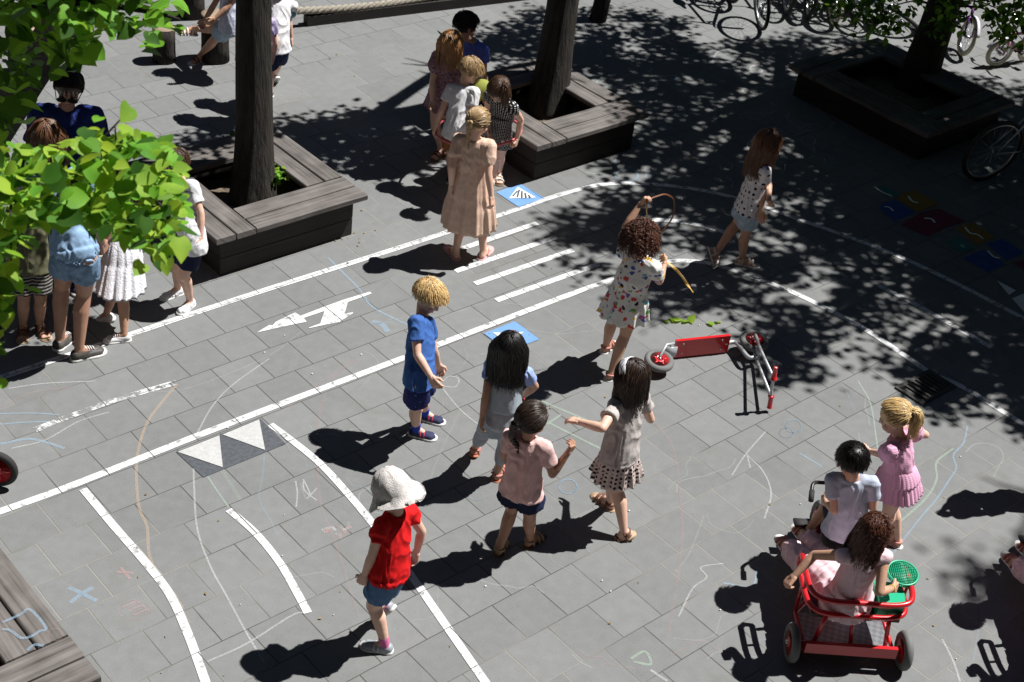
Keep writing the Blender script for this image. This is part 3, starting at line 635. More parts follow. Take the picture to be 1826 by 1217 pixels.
p3 = [p for p in p3 if not gap(p)]; p4 = [p for p in p4 if not gap(p)]; p5 = [p for p in p5 if not gap(p)]
A3 = [p for p in p3+p4+p5 if p.y > 4.6+0.15*(p.x-10)]; A5 = [p for p in p3+p4+p5+p8 if p.y <= 4.6+0.15*(p.x-10)]
leaves('crown', A3, 0.088, LM, T3, SIMPLE, SIMPLE_F)
leaves('crown', A5+p6, 0.088, LM, T5, SIMPLE, SIMPLE_F)
def pick(cs, n, f=lambda c_: True):
    cs = [c_ for c_ in cs if f(c_)]; return random.Random(3).sample(cs, min(n, len(cs)))
limbs(top1, pick(c1, 4, lambda c_: c_.x < 8)+pick(c7, 4), T1, .06); limbs(top2, pick(c1+c2, 12), T2, .07)
limbs(top3, pick(c3+c4+c5, 26, lambda c_: c_.y > 5), T3, .09); limbs(top5, pick(c3+c4+c6, 16, lambda c_: c_.y <= 5), T5, .08)
# shoots at the foot of the nearest trunk and round the big trunk
def clump(c_, n, r, rz=None):
    return [Vector(c_)+Vector((R.gauss(0, r), R.gauss(0, r), R.gauss(0, rz or r))) for _ in range(n)]
leaves('foliage', clump(at(487, 318, 0.30), 60, 0.045, 0.06), 0.05, [LEAF_YOUNG, LEAF_LIME], T1)
b = MB(); 
for i in range(9):
    a = at(487, 335, 0.15)+Vector((R.uniform(-.04, .04), R.uniform(-.04, .04), -.03)); b.tube([a, a+Vector((R.uniform(-.04, .04), R.uniform(-.04, .04), .18))], [.004, .002], 5)
b.build('stem', BARK, T1)
leaves('foliage', clump(at(405, 262, 0.2), 30, .06), 0.05, [LEAF_DARK], T1)
pts = []
for px, py, z_, n, r in ((1520, 5, 1.1, 60, .10), (1560, 22, 1.1, 90, .12), (1600, 8, 1.2, 60, .10), (1490, 0, 1.2, 40, .08), (1600, 40, 1.0, 30, .07), (1700, 12, 1.25, 60, .10), (1685, 45, 1.05, 25, .06), (1735, 2, 1.4, 30, .10), (1792, 15, 1.4, 70, .12), (1815, 48, 1.3, 60, .10), (1820, 5, 1.5, 60, .12), (1795, 50, 1.2, 25, .06), (1770, 0, 1.5, 50, .1)):
    leaves('foliage', clump(at(px, py, z_), int(n*1.2), r), 0.075, [LEAF_DARK, LEAF_LIME], T3, SIMPLE, SIMPLE_F, droop=.6)
b = MB(); s0 = Vector((12.3, 7.27, 0.9))
for px, py, z_ in ((1530, 5, 1.1), (1570, 20, 1.1), (1675, 45, 1.05), (1790, 20, 1.4), (1815, 45, 1.3)):
    e_ = at(px, py, z_); b.tube(spline([s0, s0.lerp(e_, .5)+Vector((0, 0, .08)), e_], 4), [.014, .012, .01, .009, .008, .007, .006, .005, .004], 6)
b.build('limb', BARK, T3)
# --- the lime tree whose branches hang into the picture on the left
T0 = empty('lime_tree', (3.6, 9.9, 0), 'leafy lime tree at the left edge with a dark leaning trunk and bright hanging branches', 'tree')
tp = [at(-75, 330, 0), at(-10, 235, .7), at(55, 130, 1.5), at(115, 35, 2.2), at(160, -60, 2.9)]
trunk(tp, [.17, .15, .14, .13, .12], T0, 9)
def leafpts(polyp, n, d0, d1, jit=0.0):
    xs = [p[0] for p in polyp]; ys = [p[1] for p in polyp]; out = []
    while len(out) < n:
        x, y = R.uniform(min(xs), max(xs)), R.uniform(min(ys), max(ys))
        if inpoly(x, y, polyp): out.append(CAM+ray(x, y)*R.uniform(d0, d1))
    return out
big = [(-60, 260), (20, 258), (60, 262), (105, 258), (150, 245), (180, 240), (250, 232), (305, 268), (335, 325), (332, 385), (330, 435), (290, 455), (240, 440), (205, 400), (150, 415), (100, 385), (60, 412), (25, 440), (-20, 480), (-60, 480)]
lp = leafpts(big, 620, 4.6, 5.6)+leafpts([(-60, 440), (35, 430), (45, 480), (20, 540), (15, 600), (-60, 640)], 75, 4.8, 5.4)
lp += leafpts([(140, 215), (200, 205), (260, 235), (250, 260), (150, 250)], 10, 4.9, 5.1)
lp += [CAM+ray(x, y)*4.95 for x, y in ((232, 190), (15, 560), (5, 625), (-5, 690), (60, 520), (300, 462), (325, 430), (255, 470), (60, 265), (335, 350))]
leaves('foliage', lp, 0.066, [LEAF_LIME, LEAF_LIME, LEAF_YOUNG, LEAF_MID, LEAF_YOUNG, LEAF_DARK], T0, droop=.4, tilt=1.1, curl=.35)
top_ = [(-60, -60), (330, -60), (320, 20), (340, 45), (290, 60), (290, 105), (265, 95), (240, 60), (200, 75), (150, 100), (110, 90), (80, 40), (-60, 60)]
lp2 = leafpts(top_, 330, 5.4, 6.6)
leaves('foliage', lp2, 0.070, [LEAF_LIME, LEAF_DARK, LEAF_LIME], T0, droop=.35, tilt=.8, curl=.5)
lp3 = leafpts([(-60, 40), (85, 40), (110, 80), (60, 130), (50, 200), (20, 300), (-60, 420)], 150, 5.8, 7.2)+leafpts([(80, 70), (150, 80), (150, 125), (90, 130)], 14, 6, 7)
leaves('foliage', lp3, 0.085, [LEAF_DARK, LEAF_LIME], T0, droop=.5, tilt=.8)
up_ = []
for p in R.choices([p for p in lp2 if pix(p)[0] < 130], k=180)+R.choices(lp3, k=int(len(lp3)*2.5)):
    q = p+SV*R.uniform(.5, 1.5)+Vector((R.gauss(0, .15), R.gauss(0, .15), 0)); u_ = pix(q)
    if u_[1] < -25 or u_[0] < -25: up_.append(q)
    q2 = p+SV*R.uniform(.3, .9); u_ = pix(q2)
    if u_[1] < -25 or u_[0] < -25: up_.append(q2)
leaves('crown', up_, 0.10, [LEAF_DARK], T0, SIMPLE, SIMPLE_F)
b = MB(); br = [CAM+ray(-140, 420)*5.6, CAM+ray(-20, 360)*5.3, CAM+ray(90, 330)*5.2, CAM+ray(190, 320)*5.1, CAM+ray(290, 360)*5.05]
P = spline(br, 6); b.tube(P, [.022*(1-.75*i/(len(P)-1)) for i in range(len(P))], 7)
for x0, y0, x1, y1 in ((40, 300, 60, 235), (210, 300, 205, 225), (300, 350, 345, 345), (150, 380, 160, 425), (60, 380, 30, 440), (250, 380, 280, 440), (90, 330, 150, 250), (130, 325, 232, 195), (190, 320, 255, 240), (60, 338, 40, 270), (210, 322, 300, 290), (20, 350, 20, 470), (110, 330, 90, 420), (230, 330, 250, 450), (270, 345, 320, 430), (-30, 370, 5, 620)):
    a = CAM+ray(x0, y0)*5.12; c_ = CAM+ray(x1, y1)*5.0; b.tube([a, a.lerp(c_, .5)+Vector((0, 0, .02)), c_], [.006, .004, .002], 5)
P = spline([CAM+ray(-140, 60)*6.4, CAM+ray(0, 20)*6.2, CAM+ray(130, 5)*6.1, CAM+ray(260, 20)*5.9, CAM+ray(320, 35)*5.8], 6); b.tube(P, [.025*(1-.8*i/(len(P)-1)) for i in range(len(P))], 7)
b.build('limb', BARK, T0)
# ================================================================ PEOPLE
def fabric(name, col, bump=0.25, var=0.12, rough=0.85, bs=220):
    return mat(name, col, rough, bump=bump, bscale=bs, var=var, vscale=25, spec=0.2)
def wrapco(N, L, tc):
    """cloth print wrapped round the upright body: arc length and height"""
    sp = N.new('ShaderNodeSeparateXYZ'); L.new(tc.outputs['Object'], sp.inputs[0]); cb = N.new('ShaderNodeCombineXYZ')
    L.new(mth(N, L, 'MULTIPLY', mth(N, L, 'ARCTAN2', sp.outputs[1], sp.outputs[0]), 0.115), cb.inputs[0]); L.new(sp.outputs[2], cb.inputs[1]); return cb.outputs[0]
def dotted(name, base, dot, scale, rad, rnd=0.25):
    m = fabric(name, base, var=0.0); N, L = nodes(m); b = N['Principled BSDF']
    tc = N.new('ShaderNodeTexCoord'); v = N.new('ShaderNodeTexVoronoi'); v.inputs['Scale'].default_value = scale; v.inputs['Randomness'].default_value = rnd
    L.new(wrapco(N, L, tc), v.inputs['Vector']); k_ = mth(N, L, 'LESS_THAN', v.outputs['Distance'], rad)
    mx = N.new('ShaderNodeMix'); mx.data_type = 'RGBA'; L.new(k_, mx.inputs['Factor']); mx.inputs['A'].default_value = (*base, 1); mx.inputs['B'].default_value = (*dot, 1)
    L.new(mx.outputs['Result'], b.inputs['Base Color']); return m
def floral(name, base, scale, rad, cols, rnd=1.0):
    m = fabric(name, base, var=0.0); N, L = nodes(m); b = N['Principled BSDF']
    tc = N.new('ShaderNodeTexCoord'); v = N.new('ShaderNodeTexVoronoi'); v.inputs['Scale'].default_value = scale; v.inputs['Randomness'].default_value = rnd
    ns = N.new('ShaderNodeTexNoise'); ns.inputs['Scale'].default_value = scale*1.4; L.new(tc.outputs['Object'], ns.inputs['Vector'])
    ad = N.new('ShaderNodeVectorMath'); ad.operation = 'MULTIPLY_ADD'; L.new(ns.outputs['Color'], ad.inputs[0]); ad.inputs[1].default_value = [0.9/scale]*3; L.new(wrapco(N, L, tc), ad.inputs[2])
    L.new(ad.outputs[0], v.inputs['Vector']); k_ = mth(N, L, 'LESS_THAN', v.outputs['Distance'], rad)
    sp = N.new('ShaderNodeSeparateColor'); L.new(v.outputs['Color'], sp.inputs[0])
    r = N.new('ShaderNodeValToRGB'); r.color_ramp.interpolation = 'CONSTANT'; e = r.color_ramp.elements
    e[0].position = 0; e[0].color = (*cols[0], 1); e[1].position = 1/len(cols); e[1].color = (*cols[1], 1)
    for i in range(2, len(cols)): q = e.new(i/len(cols)); q.color = (*cols[i], 1)
    L.new(sp.outputs[0], r.inputs[0])
    mx = N.new('ShaderNodeMix'); mx.data_type = 'RGBA'; L.new(k_, mx.inputs['Factor']); mx.inputs['A'].default_value = (*base, 1); L.new(r.outputs[0], mx.inputs['B'])
    L.new(mx.outputs['Result'], b.inputs['Base Color']); return m
def striped(name, a, c_, scale, axis=2, thr=0.5):
    m = fabric(name, a, var=0.0); N, L = nodes(m); b = N['Principled BSDF']
    tc = N.new('ShaderNodeTexCoord'); sp = N.new('ShaderNodeSeparateXYZ'); L.new(tc.outputs['Object'], sp.inputs[0])
    k_ = mth(N, L, 'GREATER_THAN', mth(N, L, 'FRACT', mth(N, L, 'MULTIPLY', sp.outputs[axis], scale)), thr)
    mx = N.new('ShaderNodeMix'); mx.data_type = 'RGBA'; L.new(k_, mx.inputs['Factor']); mx.inputs['A'].default_value = (*a, 1); mx.inputs['B'].default_value = (*c_, 1)
    L.new(mx.outputs['Result'], b.inputs['Base Color']); return m
def skin(name, col): return mat(name, col, 0.5, var=0.10, vscale=14, sss=0.12, bump=0.08, bscale=90, spec=0.4)
S_PALE = skin('fair_skin', (0.68, 0.43, 0.325)); S_TAN = skin('light_brown_skin', (0.50, 0.29, 0.195)); S_BRN = skin('brown_skin', (0.38, 0.20, 0.13)); S_ADULT = skin('adult_skin', (0.42, 0.23, 0.155))
EYEW = mat('eye_white', (0.7, 0.7, 0.68), 0.3); EYED = mat('dark_iris', (0.03, 0.02, 0.015), 0.2); LIP = mat('lips', (0.36, 0.12, 0.10), 0.5)
def hairm(name, c_):
    return [mat(name+n_, tuple(v*k_ for v in c_), 0.42, spec=0.45, var=0.25, vscale=120) for n_, k_ in (('', 1), ('_light', 1.25), ('_dark', 0.72))]
H_BLOND = hairm('blond_hair', (0.66, 0.47, 0.22)); H_SAND = hairm('sandy_hair', (0.42, 0.29, 0.15)); H_GOLD = hairm('golden_blond_hair', (0.72, 0.50, 0.23)); H_GINGER = hairm('strawberry_blond_hair', (0.36, 0.19, 0.08)); H_AUB = hairm('auburn_hair', (0.13, 0.06, 0.03))
H_BLACK = hairm('black_hair', (0.007, 0.006, 0.006)); H_DKBR = hairm('dark_brown_hair', (0.035, 0.02, 0.014)); H_BRN = hairm('brown_hair', (0.085, 0.045, 0.025)); H_CURL = hairm('curly_chestnut_hair', (0.085, 0.03, 0.017))
SOLE_W = mat('white_rubber_sole', (0.7, 0.7, 0.68), 0.6); SOLE_B = mat('brown_sole', (0.16, 0.10, 0.06), 0.8)

def reach(o, L_, px, pref):
    """point on the view line through px at distance L_ from o, on the side of pref"""
    v = ray(*px); oc = CAM-o; b_ = v.dot(oc); disc = b_*b_-(oc.length_squared-L_*L_)
    if disc < 0:
        q = CAM+v*(-b_); return o+(q-o).normalized()*L_
    s_ = sqrt(disc); a = CAM+v*(-b_+s_); c_ = CAM+v*(-b_-s_)
    return a if (a-o).dot(pref) > (c_-o).dot(pref) else c_
def ik(a, c_, l1, l2, hint, px=None):
    d = c_-a; D = d.length
    if D > (l1+l2)*0.998: return a+d*(l1/(l1+l2))
    t = d/D; x = (l1*l1-l2*l2+D*D)/(2*D); h = sqrt(max(0, l1*l1-x*x)); hv = hint-t*hint.dot(t)
    hv = hv.normalized() if hv.length > 1e-6 else t.orthogonal().normalized(); w_ = t.cross(hv); best = None
    for k_ in range(-9, 10):
        an = k_*radians(10); q = a+t*x+(hv*cos(an)+w_*sin(an))*h; c0 = abs(k_)*1.2
        if px: u_ = pix(q); c0 += sqrt((u_[0]-px[0])**2+(u_[1]-px[1])**2)
        if best is None or c0 < best[0]: best = (c0, q)
        if not px and k_ == 0: return q
    return best[1]
def wrinkle(o, amp=0.004, sc=(16, 16, 8), seed=0, fine=0.45):
    """cloth folds: sharp valleys between soft ridges, pushed along the original normals"""
    me = o.data; n = len(me.vertices); co = np.empty(n*3); nr = np.empty(n*3); me.vertices.foreach_get('co', co); me.vertices.foreach_get('normal', nr)
    co = co.reshape(-1, 3); nr = nr.reshape(-1, 3); q1 = co*np.array(sc)+np.array([0, 0, seed*7.0]); ns = noise.noise; d = np.empty(n)
    for i in range(n):
        x, y, z = q1[i]; w1 = ns((x*.5, y*.5, z*.5)); k = ns((x+w1*1.6, y-w1, z+w1*2.2)); d[i] = 1-2.4*abs(k)-fine*abs(ns((x*2.1+9, y*2.1, z*2.6)))
    co = co+nr*(amp*d)[:, None]; me.vertices.foreach_set('co', co.ravel()); me.update()
def torso_rings(b, J, rows, grow=0.0):
    """rows: (t along the spine 0 pelvis .. 1 neck base, half width, half depth)"""
    R_ = []; P0, N0 = J['pel'], J['neck']; s = J['s']
    for t, hw, hd in rows:
        bend = J['bend']*4*max(0, t)*(1-min(1, max(0, t)))
        c_ = P0.lerp(N0, t) if t >= 0 else P0+J['dn']*(-t*(N0-P0).length)
        c_ = c_-J['fs']*bend
        rt = J['rh'].lerp(J['rs'], min(1, max(0, t))).normalized(); ax = (N0-P0).normalized() if t > -0.01 else -J['dn']; fw = ax.cross(rt).normalized(); rt = fw.cross(ax)
        R_.append([c_+rt*((hw*s+grow)*cos(2*pi*k_/20))+fw*((hd*s+grow)*sin(2*pi*k_/20)) for k_ in range(20)])
    b.rings(R_)
BODY_ROWS = [(-.16, .060, .05), (-.05, .082, .066), (.08, .086, .068), (.32, .073, .060), (.55, .078, .062), (.78, .086, .058), (.90, .074, .050), (1.0, .040, .038), (1.06, .03, .032)]
def person(label, cat, spec, group=None):
    g_ = spec.get
    Hh = g_('H', 1.15); ad = g_('adult', False); s = Hh/1.15*(1 if ad else 1.065); hs = g_('hs', 1.05 if not ad else 1.16)
    fa = radians(225+g_('fa', 0)); fw = Vector((cos(fa), sin(fa), 0)); rt = fw.cross(Z)
    fas = radians(225+g_('sfa', g_('fa', 0))); fws = Vector((cos(fas), sin(fas), 0)); rts = fws.cross(Z)
    hipz, tl = (0.485*Hh, 0.315*Hh) if not ad else (0.51*Hh, 0.31*Hh)
    ua, fo, th, sh = [k_*Hh for k_ in ((.160, .132, .222, .225) if not ad else (.172, .145, .235, .245))]
    pel = at(*g_('pel'), g_('pz', hipz))
    neck = reach(pel, tl, g_('neck'), Z*1.0+fw*g_('lean', 0.0))
    up = (neck-pel).normalized()
    rs = (rts-up*rts.dot(up)).normalized(); rh = rt; fs = up.cross(rs)
    J = dict(pel=pel, neck=neck, s=s, rh=rh, rs=rs, fs=fs, bend=g_('bend', 0.0)*s, dn=Vector((0, 0, -1)), H=Hh, fw=fw, rt=rt, up=up)
    # head
    hl = (0.118*Hh if not ad else 0.15*s)*(0.93 if not ad else 1)
    hc = reach(neck, hl, g_('head'), Z+fw*0.3) if g_('head') else neck+up*hl
    hf = radians(225+g_('hfa', g_('fa', 0))); hp = radians(g_('hp', 0)); hff = Vector((cos(hf)*cos(hp), sin(hf)*cos(hp), sin(hp)))
    hu = (hc-neck).normalized()*0.3+Z*0.7+fw*0.0; hr = hff.cross(hu).normalized(); hu = hr.cross(hff).normalized()
    rl = radians(g_('hroll', 0)); hr, hu = hr*cos(rl)+hu*sin(rl), hu*cos(rl)-hr*sin(rl)
    J.update(hc=hc, hf=hff, hr=hr, hu=hu, hs=hs)
    sh_w = .103*s if not ad else .122*s
    for sd, k_ in (('R', 1), ('L', -1)):
        J['sh'+sd] = neck-up*(.030*s)+rs*(k_*sh_w); J['hip'+sd] = pel+rh*(k_*.046*s)-Z*.012*s
    aw = 0.052
    for sd, k_ in (('R', 1), ('L', -1)):
        ft = g_('foot'+sd); td = radians(225+(ft[3] if ft and len(ft) > 3 else g_('fa', 0)+k_*-8)); tv = Vector((cos(td), sin(td), 0))
        pt = radians(ft[4]) if ft and len(ft) > 4 else 0           # pitch: + heel up
        if ft: g0 = at(ft[0], ft[1], ft[2] if len(ft) > 2 else 0)
        else: g0 = Vector((J['hip'+sd].x, J['hip'+sd].y, 0))
        tv2 = tv*cos(pt)-Z*sin(pt); nn = rtc = tv2.cross(tv.cross(Z)).normalized(); nn = nn if nn.z > 0 else -nn
        J['ank'+sd] = g0+nn*aw*s; J['toe'+sd] = tv2; J['fn'+sd] = nn
        J['kn'+sd] = ik(J['hip'+sd], J['ank'+sd], th, sh, fw+Z*0.15, g_('knee'+sd))
        ar = g_('arm'+sd)
        o_ = J['sh'+sd]; body = lambda v_: rs*v_[0]+fws*v_[1]+Z*v_[2]
        if ar:
            J['el'+sd] = reach(o_, ua, ar[0], body(ar[2] if len(ar) > 2 else (k_*.2, 0, -1)))
            J['wr'+sd] = reach(J['el'+sd], fo, ar[1], body(ar[3] if len(ar) > 3 else (0, .4, -1)))
        else:
            J['el'+sd] = o_+(Z*-1+rs*k_*.22-fws*.1).normalized()*ua; J['wr'+sd] = J['el'+sd]+(Z*-1+fws*.35+rs*k_*.05).normalized()*fo
    base = (J['ankR']+J['ankL'])/2; org = Vector((pel.x, pel.y, 0)) if not g_('foot_origin') else Vector((base.x, base.y, 0))
    J['org'] = org
    # body surface
    b = MB(); torso_rings(b, J, BODY_ROWS)
    b.cap(neck-up*.03*s, hc-hu*.05*hs, .036*s, .034*hs)
    for sd, k_ in (('R', 1), ('L', -1)):
        S_, E_, W_ = J['sh'+sd], J['el'+sd], J['wr'+sd]
        b.cap(neck-up*.045*s+rs*k_*.03*s, S_, .036*s, .034*s); b.cap(S_, E_, .0315*s, .0235*s)
        m_ = E_.lerp(W_, .28); b.cap(E_, m_, .0235*s, .0255*s); b.cap(m_, W_, .0255*s, .0175*s)
        h_, k2, a_ = J['hip'+sd], J['kn'+sd], J['ank'+sd]
        b.cap(h_, h_.lerp(k2, .5), .056*s, .050*s); b.cap(h_.lerp(k2, .5), k2, .050*s, .036*s); fwd = (J['toe'+sd]+Z*.2).normalized()
        cm = k2.lerp(a_, .3)-J['toe'+sd]*.007*s; b.cap(k2, cm, .035*s, .038*s); b.cap(cm, a_, .038*s, .0215*s); b.cap(k2+fw*.006*s, k2+fw*.010*s-Z*.01*s, .030*s, .030*s)
        t_, n_ = J['toe'+sd], J['fn'+sd]; sv = t_.cross(n_)
        hl_ = a_-n_*.030*s-t_*.018*s; ball = a_-n_*.036*s+t_*.080*s
        b.cap(a_, hl_, .022*s, .020*s); b.cap(a_+t_*.01*s-n_*.005*s, ball, .021*s, .0145*s); b.cap(hl_, ball, .018*s, .0145*s)
        b.cap(hl_+sv*.006*s, ball+sv*.014*s, .016*s, .0135*s); b.cap(hl_-sv*.006*s, ball-sv*.014*s, .016*s, .0135*s)
        for q in range(5): b.cap(ball+sv*(q-2)*.0105*s, ball+sv*(q-2)*.0118*s+t_*(.024-.003*abs(q-1.2))*s-n_*.003*s, .0085*s, .0075*s, 8)
    # head
    c_ = hc; ell = lambda o_, a_, b_, c2, q: b.ell(c_+hr*o_[0]*q+hff*o_[1]*q+hu*o_[2]*q, hr, hff, hu, a_*q, b_*q, c2*q, 18, 12)
    ell((0, -.006, .022), .070, .086, .076, hs); ell((0, .024, -.032), .052, .056, .062, hs); ell((0, .044, -.075), .024, .024, .020, hs)
    for k_ in (-1, 1): ell((k_*.030, .052, -.038), .024, .022, .024, hs); ell((k_*.070, -.004, -.014), .008, .016, .022, hs)
    ell((0, .083, -.022), .0085, .012, .012, hs); b.cap(c_+hff*.076*hs+hu*.004*hs, c_+hff*.088*hs-hu*.024*hs, .006*hs, .008*hs, 8)
    bod = b.remesh(0.0058 if not ad else 0.007, 3, 0.5)
    # hands
    hb = MB()
    for sd, k_ in (('R', 1), ('L', -1)):
        E_, W_ = J['el'+sd], J['wr'+sd]; d = (W_-E_).normalized(); hd = g_('hand'+sd, {})
        if 'dir' in hd: v_ = hd['dir']; d = (d*0.5+(rs*v_[0]+fws*v_[1]+Z*v_[2]).normalized()).normalized()
        pn = hd.get('pn', (-k_, .3, 0)); pn = rs*pn[0]+fws*pn[1]+Z*pn[2]; pn = (pn-d*pn.dot(d)).normalized(); sv = d.cross(pn)
        if sv.dot(fws+Z*.4) < 0: sv = -sv       # thumb side
        q = s*1.05; cu = hd.get('curl', .45)
        hb.cap(W_-d*.012*q, W_+d*.012*q, .0165*q, .0165*q, 10)
        for j in range(4):
            r_ = W_+sv*(1.5-j)*.011*q*.6+d*.008*q; kn = W_+d*(.054-.003*abs(j-1))*q+sv*(1.5-j)*.0125*q; hb.cap(r_, kn, .0125*q, .0095*q, 8)
            L_ = (.036, .042, .039, .031)[j]*q; a1 = cu*1.0+.06*j; a2 = a1+cu*1.1; a3 = a2+cu*.7
            p1 = kn+(d*cos(a1)+pn*sin(a1)+sv*(1.5-j)*.05)*L_*.48; p2 = p1+(d*cos(a2)+pn*sin(a2))*L_*.32; p3 = p2+(d*cos(a3)+pn*sin(a3))*L_*.25
            hb.cap(kn, p1, .0072*q, .0066*q, 8); hb.cap(p1, p2, .0066*q, .006*q, 8); hb.cap(p2, p3, .006*q, .0052*q, 8)
        t0 = W_+d*.016*q+sv*.012*q; t1 = t0+(d*.6+sv*.75+pn*.25).normalized()*.028*q; t2 = t1+(d*.9+sv*.15+pn*.35).normalized()*.022*q
        hb.cap(t0, t1, .0105*q, .008*q, 8); hb.cap(t1, t2, .0078*q, .006*q, 8)
        J['hand'+sd] = W_+d*.05*q+pn*.016*q; J['pn'+sd] = pn; J['hd'+sd] = d
    hnd = hb.remesh(0.0025, 1, 0.4)
    allb = MB(); allb.join(bod); allb.join(hnd)
    for k_ in (-1, 1):
        e_ = c_+(hr*k_*.030+hff*.069-hu*.004)*hs; allb.ell(e_, hr, hff, hu, .0125*hs, .009*hs, .008*hs, 10, 7, 1)
        allb.ell(e_+hff*.0055*hs, hr, hff, hu, .006*hs, .005*hs, .006*hs, 10, 7, 2)
        allb.tube([e_+(hr*k_*-.012+hu*.016+hff*.007)*hs, e_+(hu*.020+hff*.009)*hs, e_+(hr*k_*.014+hu*.015)*hs], .0025*hs, 5, 2)
    allb.ell(c_+(hff*.0745-hu*.050)*hs, hr, hff, hu, .017*hs, .006*hs, .0055*hs, 10, 7, 3)
    root = allb.build('person', [g_('skin', S_PALE), EYEW, g_('hair')[0] if g_('hair') else EYED, LIP], loc=org)
    tag(root, label, cat, group)
    J['o'] = root
    if g_('dbg', True): 
        print('JT', label[:38], 'tops', [round(v) for v in pix(hc+hu*.09*hs)], 'ank', [round(v) for v in pix(J['ankR'])], [round(v) for v in pix(J['ankL'])], 'ratioR', round((J['ankR']-J['hipR']).length/(th+sh), 2), round((J['ankL']-J['hipL']).length/(th+sh), 2), 'up', [round(v, 2) for v in up], 'topz', round((hc+hu*.09*hs).z, 2))
    return J
# ---------------------------------------------------------------- clothes
def shirt(J, m_, sleeve=.55, hem=-.25, loose=.012, name='shirt', puff=0, amp=.0065, rows=None, col=None, seed=1, vox=.0062):
    s = J['s']; b = MB()
    R_ = rows or [(hem, (.108 if hem < -.06 else .094)+loose*.8, .080+loose*.6), (-.04, (.104 if hem < -.06 else .092)+loose*.6, .077+loose*.5), (.12, .090+loose*.7, .072+loose*.6), (.3, .078+loose*.8, .064+loose*.8), (.55, .081+loose*.5, .065+loose*.5), (.78, .088, .061), (.90, .080, .054), (.965, .058, .046), (1.0, .048, .043)]
    torso_rings(b, J, R_, .006)
    for sd, k_ in (('R', 1), ('L', -1)):
        S_, E_ = J['sh'+sd], J['el'+sd]; st = S_.lerp(J['neck'], .45)-J['up']*.012*s; b.cap(st, S_, .042*s, .042*s)
        if sleeve > 0:
            en = S_.lerp(E_, sleeve)
            if puff: b.cap(S_, S_.lerp(en, .55), .046*s, (.046+puff)*s); b.cap(S_.lerp(en, .55), en, (.046+puff)*s, .034*s)
            else:
                d = (E_-S_).normalized(); u_ = d.orthogonal().normalized(); w_ = d.cross(u_)
                rg = [(S_, .041), (S_.lerp(en, .5), .041), (en, .0425), (en+d*.002, .0425)]
                b.rings([[p+(u_*cos(2*pi*j/16)+w_*sin(2*pi*j/16))*r*s for j in range(16)] for p, r in rg])
    r = b.remesh(vox, 2, .5); o = r.build(name, m_, J['o']); wrinkle(o, amp, seed=seed)
    if col:
        c = MB(); up = J['up']; n0 = J['neck']-up*.004*s; c.tube([n0+(J['rs']*cos(t*pi/10)*.044+J['fs']*sin(t*pi/10)*.041)*s-J['fs']*0+up*(-.006*sin(t*pi/10))*s for t in range(20)], .0045*s, 6, closed=True); c.build('collar', col, o)
    return o
def legwear(J, m_, frac=.5, name='shorts', loose=.012, top=.16, flare=.006, amp=.005, seed=2):
    """frac 0..1 thigh, 1..2 shin"""
    s = J['s']; b = MB(); torso_rings(b, J, [(-.20, .060, .055), (-.08, .088, .073), (.05, .089, .071), (top, .083, .068)], .006)
    for sd in 'RL':
        h_, k_, a_ = J['hip'+sd], J['kn'+sd], J['ank'+sd]; d = (k_-h_).normalized(); u_ = d.orthogonal().normalized(); w_ = d.cross(u_)
        e1 = h_.lerp(k_, min(1, frac)); r0 = .062+loose*.4; r1 = (.062-.020*min(1, frac))+loose+flare
        b.rings([[p+(u_*cos(2*pi*j/18)+w_*sin(2*pi*j/18))*r*s for j in range(18)] for p, r in ((h_-d*.02, r0*.82), (h_.lerp(e1, .3), r0*.97), (e1, r1), (e1+d*.002, r1))])
        if frac > 1: b.cap(k_, k_.lerp(a_, .3), .038*s+loose*.6, .041*s+loose*.6); b.cap(k_.lerp(a_, .3), k_.lerp(a_, frac-1), .041*s+loose*.6, (.041-.012*(frac-1))*s+loose*.6)
    r = b.remesh(.006, 2, .5); o = r.build(name, m_, J['o']); wrinkle(o, amp, seed=seed); return o
def skirt(J, m_, z1, hw, hd, name='skirt', top=.3, pleats=16, amp=.010, c1=None, w0=(.082, .068), blow=None, seed=1, tiers=(), waist=None):
    """gathered cloth from the waist down to height z1"""
    s = J['s']; p0 = J['pel'].lerp(J['neck'], top); n = 26; seg = 112; b = MB(); rt, fw = J['rh'], Z.cross(J['rh'])
    end = c1 if c1 is not None else Vector(((J['knR'].x+J['knL'].x)/2*.5+J['pel'].x*.5, (J['knR'].y+J['knL'].y)/2*.5+J['pel'].y*.5, z1)); end = Vector((end.x, end.y, z1))
    rings = []; pl = J['pel']
    for i in range(n+1):
        t = i/n; c_ = p0.lerp(end, t) if not blow else p0.lerp(end, t)+blow*(t*t)
        if t < .5: c_ = c_.lerp(Vector((pl.x, pl.y, c_.z)), .5*sin(t*2*pi/2))
        e = t**.75; a_ = w0[0]*s+.008+(hw-w0[0]*s)*e; d_ = w0[1]*s+.008+(hd-w0[1]*s)*e
        ring = []
        for j in range(seg):
            an = 2*pi*j/seg; nz = noise.noise(Vector((cos(an)*1.6, sin(an)*1.6, seed+t*.8)))
            f_ = 1+ (amp/.1)*(.25+.75*t)*(sin(pleats*an+2.2*nz+seed)*.75+.35*sin(pleats*1.9*an+seed*2+3*nz))+.06*t*nz*2
            if tiers:
                for tt in tiers:
                    if t > tt: f_ += .05*min(1, (t-tt)*12)*(1-(t-tt))
            ring.append(c_+rt*(a_*cos(an)*f_)+fw*(d_*sin(an)*f_)+Z*(.012*nz*t))
        rings.append(ring)
    rings.append([p.lerp(end+Z*.02, .06)+Z*.006 for p in rings[-1]]); rings.append([p.lerp(end+Z*.05, .5)+Z*.03 for p in rings[-1]])
    b.rings(rings); o = b.build(name, m_, J['o']); return o
